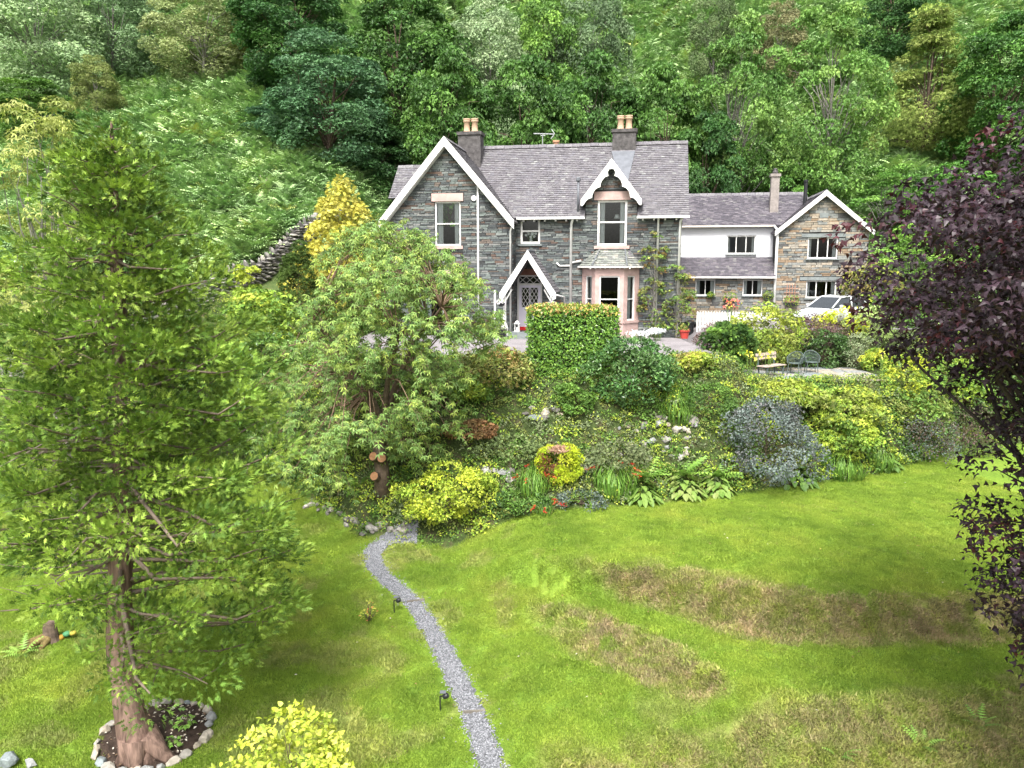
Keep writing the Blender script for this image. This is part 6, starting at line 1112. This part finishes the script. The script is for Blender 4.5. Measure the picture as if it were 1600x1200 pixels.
for k in range(len(wp) - 1): a, b = wp[k], wp[k + 1]; za, zb = zat(*a), zat(*b); d = nrm(b - a); nn = np.array([-d[1], d[0]]) * .16; core.add([(*(a - nn - o0[:2]), za - .2), (*(b - nn - o0[:2]), zb - .2), (*(b - nn * .8 - o0[:2]), zb + 1.03), (*(a - nn * .8 - o0[:2]), za + 1.03), (*(a + nn - o0[:2]), za - .2), (*(b + nn - o0[:2]), zb - .2), (*(b + nn * .8 - o0[:2]), zb + 1.03), (*(a + nn * .8 - o0[:2]), za + 1.03)], [(0, 1, 2, 3), (5, 4, 7, 6), (3, 2, 6, 7)])
core.build('wall_core', SOOT, DW); WALLST = []
for row in range(9):
    z = .02 + row * .135; s = g.uniform(0, .2)
    while s < TL:
        L = g.uniform(.3, .58); x, y = np.interp(s, seg, wp[:, 0]), np.interp(s, seg, wp[:, 1]); x2, y2 = np.interp(min(s + .2, TL), seg, wp[:, 0]), np.interp(min(s + .2, TL), seg, wp[:, 1]); WALLST.append((x, y, math.atan2(y2 - y, x2 - x), L, z, row == 8)); s += L * .92
vis = sorted([w for w in WALLST if -16.6 < w[0] < -11.2], key=lambda w: -w[4] - w[3])[:300]; vs_ = set(map(id, vis))
for w in WALLST:
    x, y, a, L, z, cop = w; front = np.array([math.sin(a), -math.cos(a)]) * (.0 if cop else .17); loc = np.array([x + front[0], y + front[1], zat(x, y) + z + (.06 if cop else 0)]) - o0
    if id(w) in vs_: o = stone(DW, ST_SLAB, loc, L, g, ((g.normal() * .1, 1.2 + g.normal() * .2, a) if cop else (g.normal() * .08, g.normal() * .08, a)))
    else: r = g.random(); c, s_ = math.cos(a), math.sin(a); spare.add([(loc[0] + c * u * L / 2 - s_ * v * .14, loc[1] + s_ * u * L / 2 + c * v * .14, loc[2] + zz) for zz in (-.05, .07) for u, v in ((-1, -1), (1, -1), (1, 1), (-1, 1))], [(0, 3, 2, 1), (4, 5, 6, 7), (0, 1, 5, 4), (1, 2, 6, 5), (2, 3, 7, 6), (3, 0, 4, 7)], (r,) * 3)
tag(spare.build('stone_courses', GREY_J, DW), None, None, None, 'stuff')

# ------------------------------------------------------------------ small lawn things
def solar(lab, px, py):
    p = hit(px, py); root = empty('path_light', p); tag(root, lab, 'garden light', 'solar lights beside the path'); MB().tube([(0, 0, -.05), (0, 0, .34)], .014, 6).build('post', BLACK, root)
    m = MB(); m.lathe([(.03, 0), (.055, .02), (.06, .1), (.04, .12)], 0, 0, 10); h = m.build('lamp_head', BLACK, root, True); h.location = (.06, 0, .31); h.rotation_euler = (0, R(60), 0); MB().bar((0, 0, .33), (.07, 0, .35), .02).build('bracket', BLACK, root); MB().box((.0, -.05, .42), (.12, .05, .435)).build('solar_panel', LEAD, root)
solar('black spike light beside the path near the tiny shrub', 616, 958); solar('black spike light beside the lower stretch of path', 688, 1112)
for lab, px0, py0, px1, py1 in (('timber edging board across the upper bend of path', 636, 943, 663, 939), ('timber edging board across the lower stretch of path', 724, 1117, 758, 1113)):
    a, b = hit(px0, py0), hit(px1, py1); c = (a + b) / 2; d = b - a; o = MB().box((-np.linalg.norm(d) / 2, -.025, -.05), (np.linalg.norm(d) / 2, .025, .05)).build('path_board', plain('grey_timber', (.15, .135, .115), .9, .1, .3, 8)); o.location = c + np.array([0, 0, .02]); o.rotation_euler = (0, 0, math.atan2(d[1], d[0])); tag(o, lab, 'board')
g = np.random.default_rng(3); n = 9000; i = g.integers(0, len(pc), n); f = np.where(g.random(n) < .12, g.normal(size=n) * .95, g.uniform(-1.1, 1.1, n)); q = pc[i] + nor[i] * (hw_[i] * f)[:, None] + g.normal(size=(n, 2)) * .03; P = np.column_stack([q, ground_z(q[:, 0], q[:, 1]) + .03]); TET = T([(.5, -.3, 0), (-.5, -.35, 0), (0, .5, 0), (0, 0, .5)], [(0, 2, 3), (2, 1, 3), (1, 0, 3)])
tag(link('gravel', scatter(TET, P, rdir(g, n) * np.array([1, 1, .1]), np.tile([0, 0, 1.0], (n, 1)), g.uniform(.018, .045, n), np.repeat(g.uniform(.06, .22, (n, 1)), 3, 1) * np.array([.95, .98, 1.06]), plain('chipping', (1, 1, 1), .9, .1, .1, 20, useCol=True))), 'loose grey chippings on the garden path', 'gravel', None, 'stuff')
p = hit(80, 1003); ST = empty('tree_stump', p); tag(ST, 'rotten split stump with mossy roots on the left lawn', 'stump'); m = MB(); k = 12; vs = []
for z, r in ((-.1, .24), (.1, .19), (.3, .16), (.42, .15)): vs += [(r * math.cos(2 * math.pi * j / k) * 1.0, r * math.sin(2 * math.pi * j / k) * .8, z + (random.uniform(-.14, .12) if z > .4 else 0)) for j in range(k)]
m.add(vs, [(a * k + j, a * k + (j + 1) % k, (a + 1) * k + (j + 1) % k, (a + 1) * k + j) for a in range(3) for j in range(k)] + [tuple(3 * k + j for j in range(k))]); m.build('stump', BARK, ST)
for a, L in ((3.5, .75), (3.9, .6), (2.9, .5), (4.6, .4)): MB().tube([(0, 0, .15), (math.cos(a) * L * .5, math.sin(a) * L * .5, .08), (math.cos(a) * L, math.sin(a) * L, -.03)], [.13, .09, .04], 7).build('root', MOSS, ST, True)
p = hit(96, 1000); m = MB(); m.lathe([(.03, 0), (.07, .03), (.08, .08), (.04, .13)], 0, 0, 10, (.32, .2, .03)); m.lathe([(.02, .06), (.09, .1), (.1, .16), (.02, .2)], .12, .05, 10, (.06, .2, .09)); m.lathe([(.02, .1), (.08, .13), (.07, .18), (.02, .2)], .26, .05, 10, (.35, .3, .05)); o = m.build('garden_ornament', FLOWER, None, True); o.location = p; tag(o, 'small yellow and green garden ornament beside the rotten stump', 'ornament')
for lab, px, py, L, rz in (('forked dead stick standing in the bracken', 420, 300, 1.2, 1.3),):
    p = hit(px, py); m = MB(); m.tube([(-L / 2, 0, .3), (0, .1, .55), (L / 2, 0, .8)], [.05, .04, .02], 5); m.tube([(0, .1, .55), (.2, .3, 1.1)], [.035, .015], 5); o = m.build('dead_branch', WOODP); o.location = p; o.rotation_euler = (0, -.6 if 'stick' in lab else 0, rz); tag(o, lab, 'branch')
# ------------------------------------------------------------------ low plants that cover the bank between the shrubs
def ground_cover():
    g = np.random.default_rng(61); n = 5600; X = np.where(g.random(n) < .8, g.uniform(-9, 22, n), g.uniform(-20, -9, n)); s = g.uniform(-.0, 1.05, n); yb = np.interp(X, BX, BY); yc = np.interp(X, CX, CY); Y = yb + .15 + s * (yc - yb); Z = ground_z(X, Y); k = in_view(X, Y, Z); X, Y, Z = X[k], Y[k], Z[k]; n = len(X)
    pals = [MID, LIME, MID, OLIVE, ((.1, .13, .06), (.13, .16, .08)), LIME, MID, OLIVE]; Ps, Ns, Ss, Cs = [], [], [], []; patchy = (vnoise(X * .9, Y * .9) * 8).astype(int) % 8
    for i in range(n):
        m = int(g.integers(18, 34)); r = g.uniform(.14, .34); d = rdir(g, m); d[:, 2] = np.abs(d[:, 2]); Ps.append(np.array([X[i], Y[i], Z[i]]) + d * np.array([r, r, r * g.uniform(.5, 1.1)])); Ns.append(d + np.array([0, -.1, .6])); Ss.append(np.full(m, g.uniform(.06, .12))); c = pals[patchy[i]] if g.random() < .7 else pals[int(g.integers(8))]; Cs.append(pick_cols(g, c, m) * g.uniform(.7, 1.25) * g.uniform(.8, 1.2, (m, 1)))
    P = np.concatenate(Ps); m = len(P); Nn = nrm(np.concatenate(Ns) + rdir(g, m) * .5)
    tag(link('ground_cover', scatter(OVAL, P, rdir(g, m) + np.array([0, 0, .35]), Nn, np.concatenate(Ss), np.concatenate(Cs), LEAF)), 'low mixed green plants covering the rockery bank', 'ground cover', None, 'stuff')
ground_cover()
def flowers_on(name, lab, px, py, n, r, h, pal, ls=.09, Y=None):
    p = hit(px, py) if Y is None else np.array([*at_y(px, py, Y)[:2], zat(at_y(px, py, Y)[0], Y)]); g = np.random.default_rng(int(px)); root = empty(name, p); tag(root, lab, 'flowers'); m = MB(); P = np.column_stack([g.normal(size=(n, 2)) * r * .5, h * g.uniform(.75, 1.1, n)])
    for i in range(0, n, 4): m.tube([(P[i, 0] * .4, P[i, 1] * .4, 0), P[i]], .01, 4)
    m.build('stalks', plain('stem_green', (.1, .17, .04), .7, .2, .2, 5), root); link('petals', scatter(TRIO, P, rdir(g, n) + np.array([0, -.3, .5]), rdir(g, n) + np.array([0, -.6, .6]), ls, pick_cols(g, pal, n), LEAF), root)
YF = ((.75, .6, .03), (.8, .7, .1)); flowers_on('yellow_lily', 'yellow lilies left of the wooden bench', 1172, 590, 26, .35, .95, YF); flowers_on('yellow_lily', 'yellow lilies before the bench backrest', 1198, 590, 18, .25, 1.0, YF); flowers_on('yellow_lily', 'yellow blooms right of the patio', 1378, 588, 14, .25, .95, YF)
flowers_on('silver_plant', 'silvery white foliage before the right side of the bay', 1000, 535, 90, .6, .45, ((.55, .58, .6), (.4, .44, .44)), .14); flowers_on('silver_plant', 'silvery white foliage by the drainpipe right of the bay', 1026, 533, 60, .4, .5, ((.55, .58, .6), (.4, .44, .44)), .14); flowers_on('red_flowers', 'red and yellow flowers above the picket fence', 1143, 476, 40, .5, 1.3, ((.6, .1, .08), (.7, .5, .08), (.65, .25, .2)), .12, 39.5)

g = np.random.default_rng(44); n = 900; X = g.uniform(-20, 16, n); Y = g.uniform(9, 30, n); k = Y < np.interp(X, BX, BY); X, Y = X[k], Y[k]; n = len(X)
tag(link('fallen_leaves', scatter(OVAL, np.column_stack([X, Y, ground_z(X, Y) + .04]), rdir(g, n) * np.array([1, 1, .2]), np.array([0, 0, 1.0]) + rdir(g, n) * .4, g.uniform(.03, .075, n), pick_cols(g, ((.2, .12, .06, 3), (.12, .07, .04, 2), (.4, .38, .3, 1), (.3, .24, .06, 1)), n), LEAF)), 'small fallen leaves and bits scattered over the lawn', 'leaves', None, 'stuff')
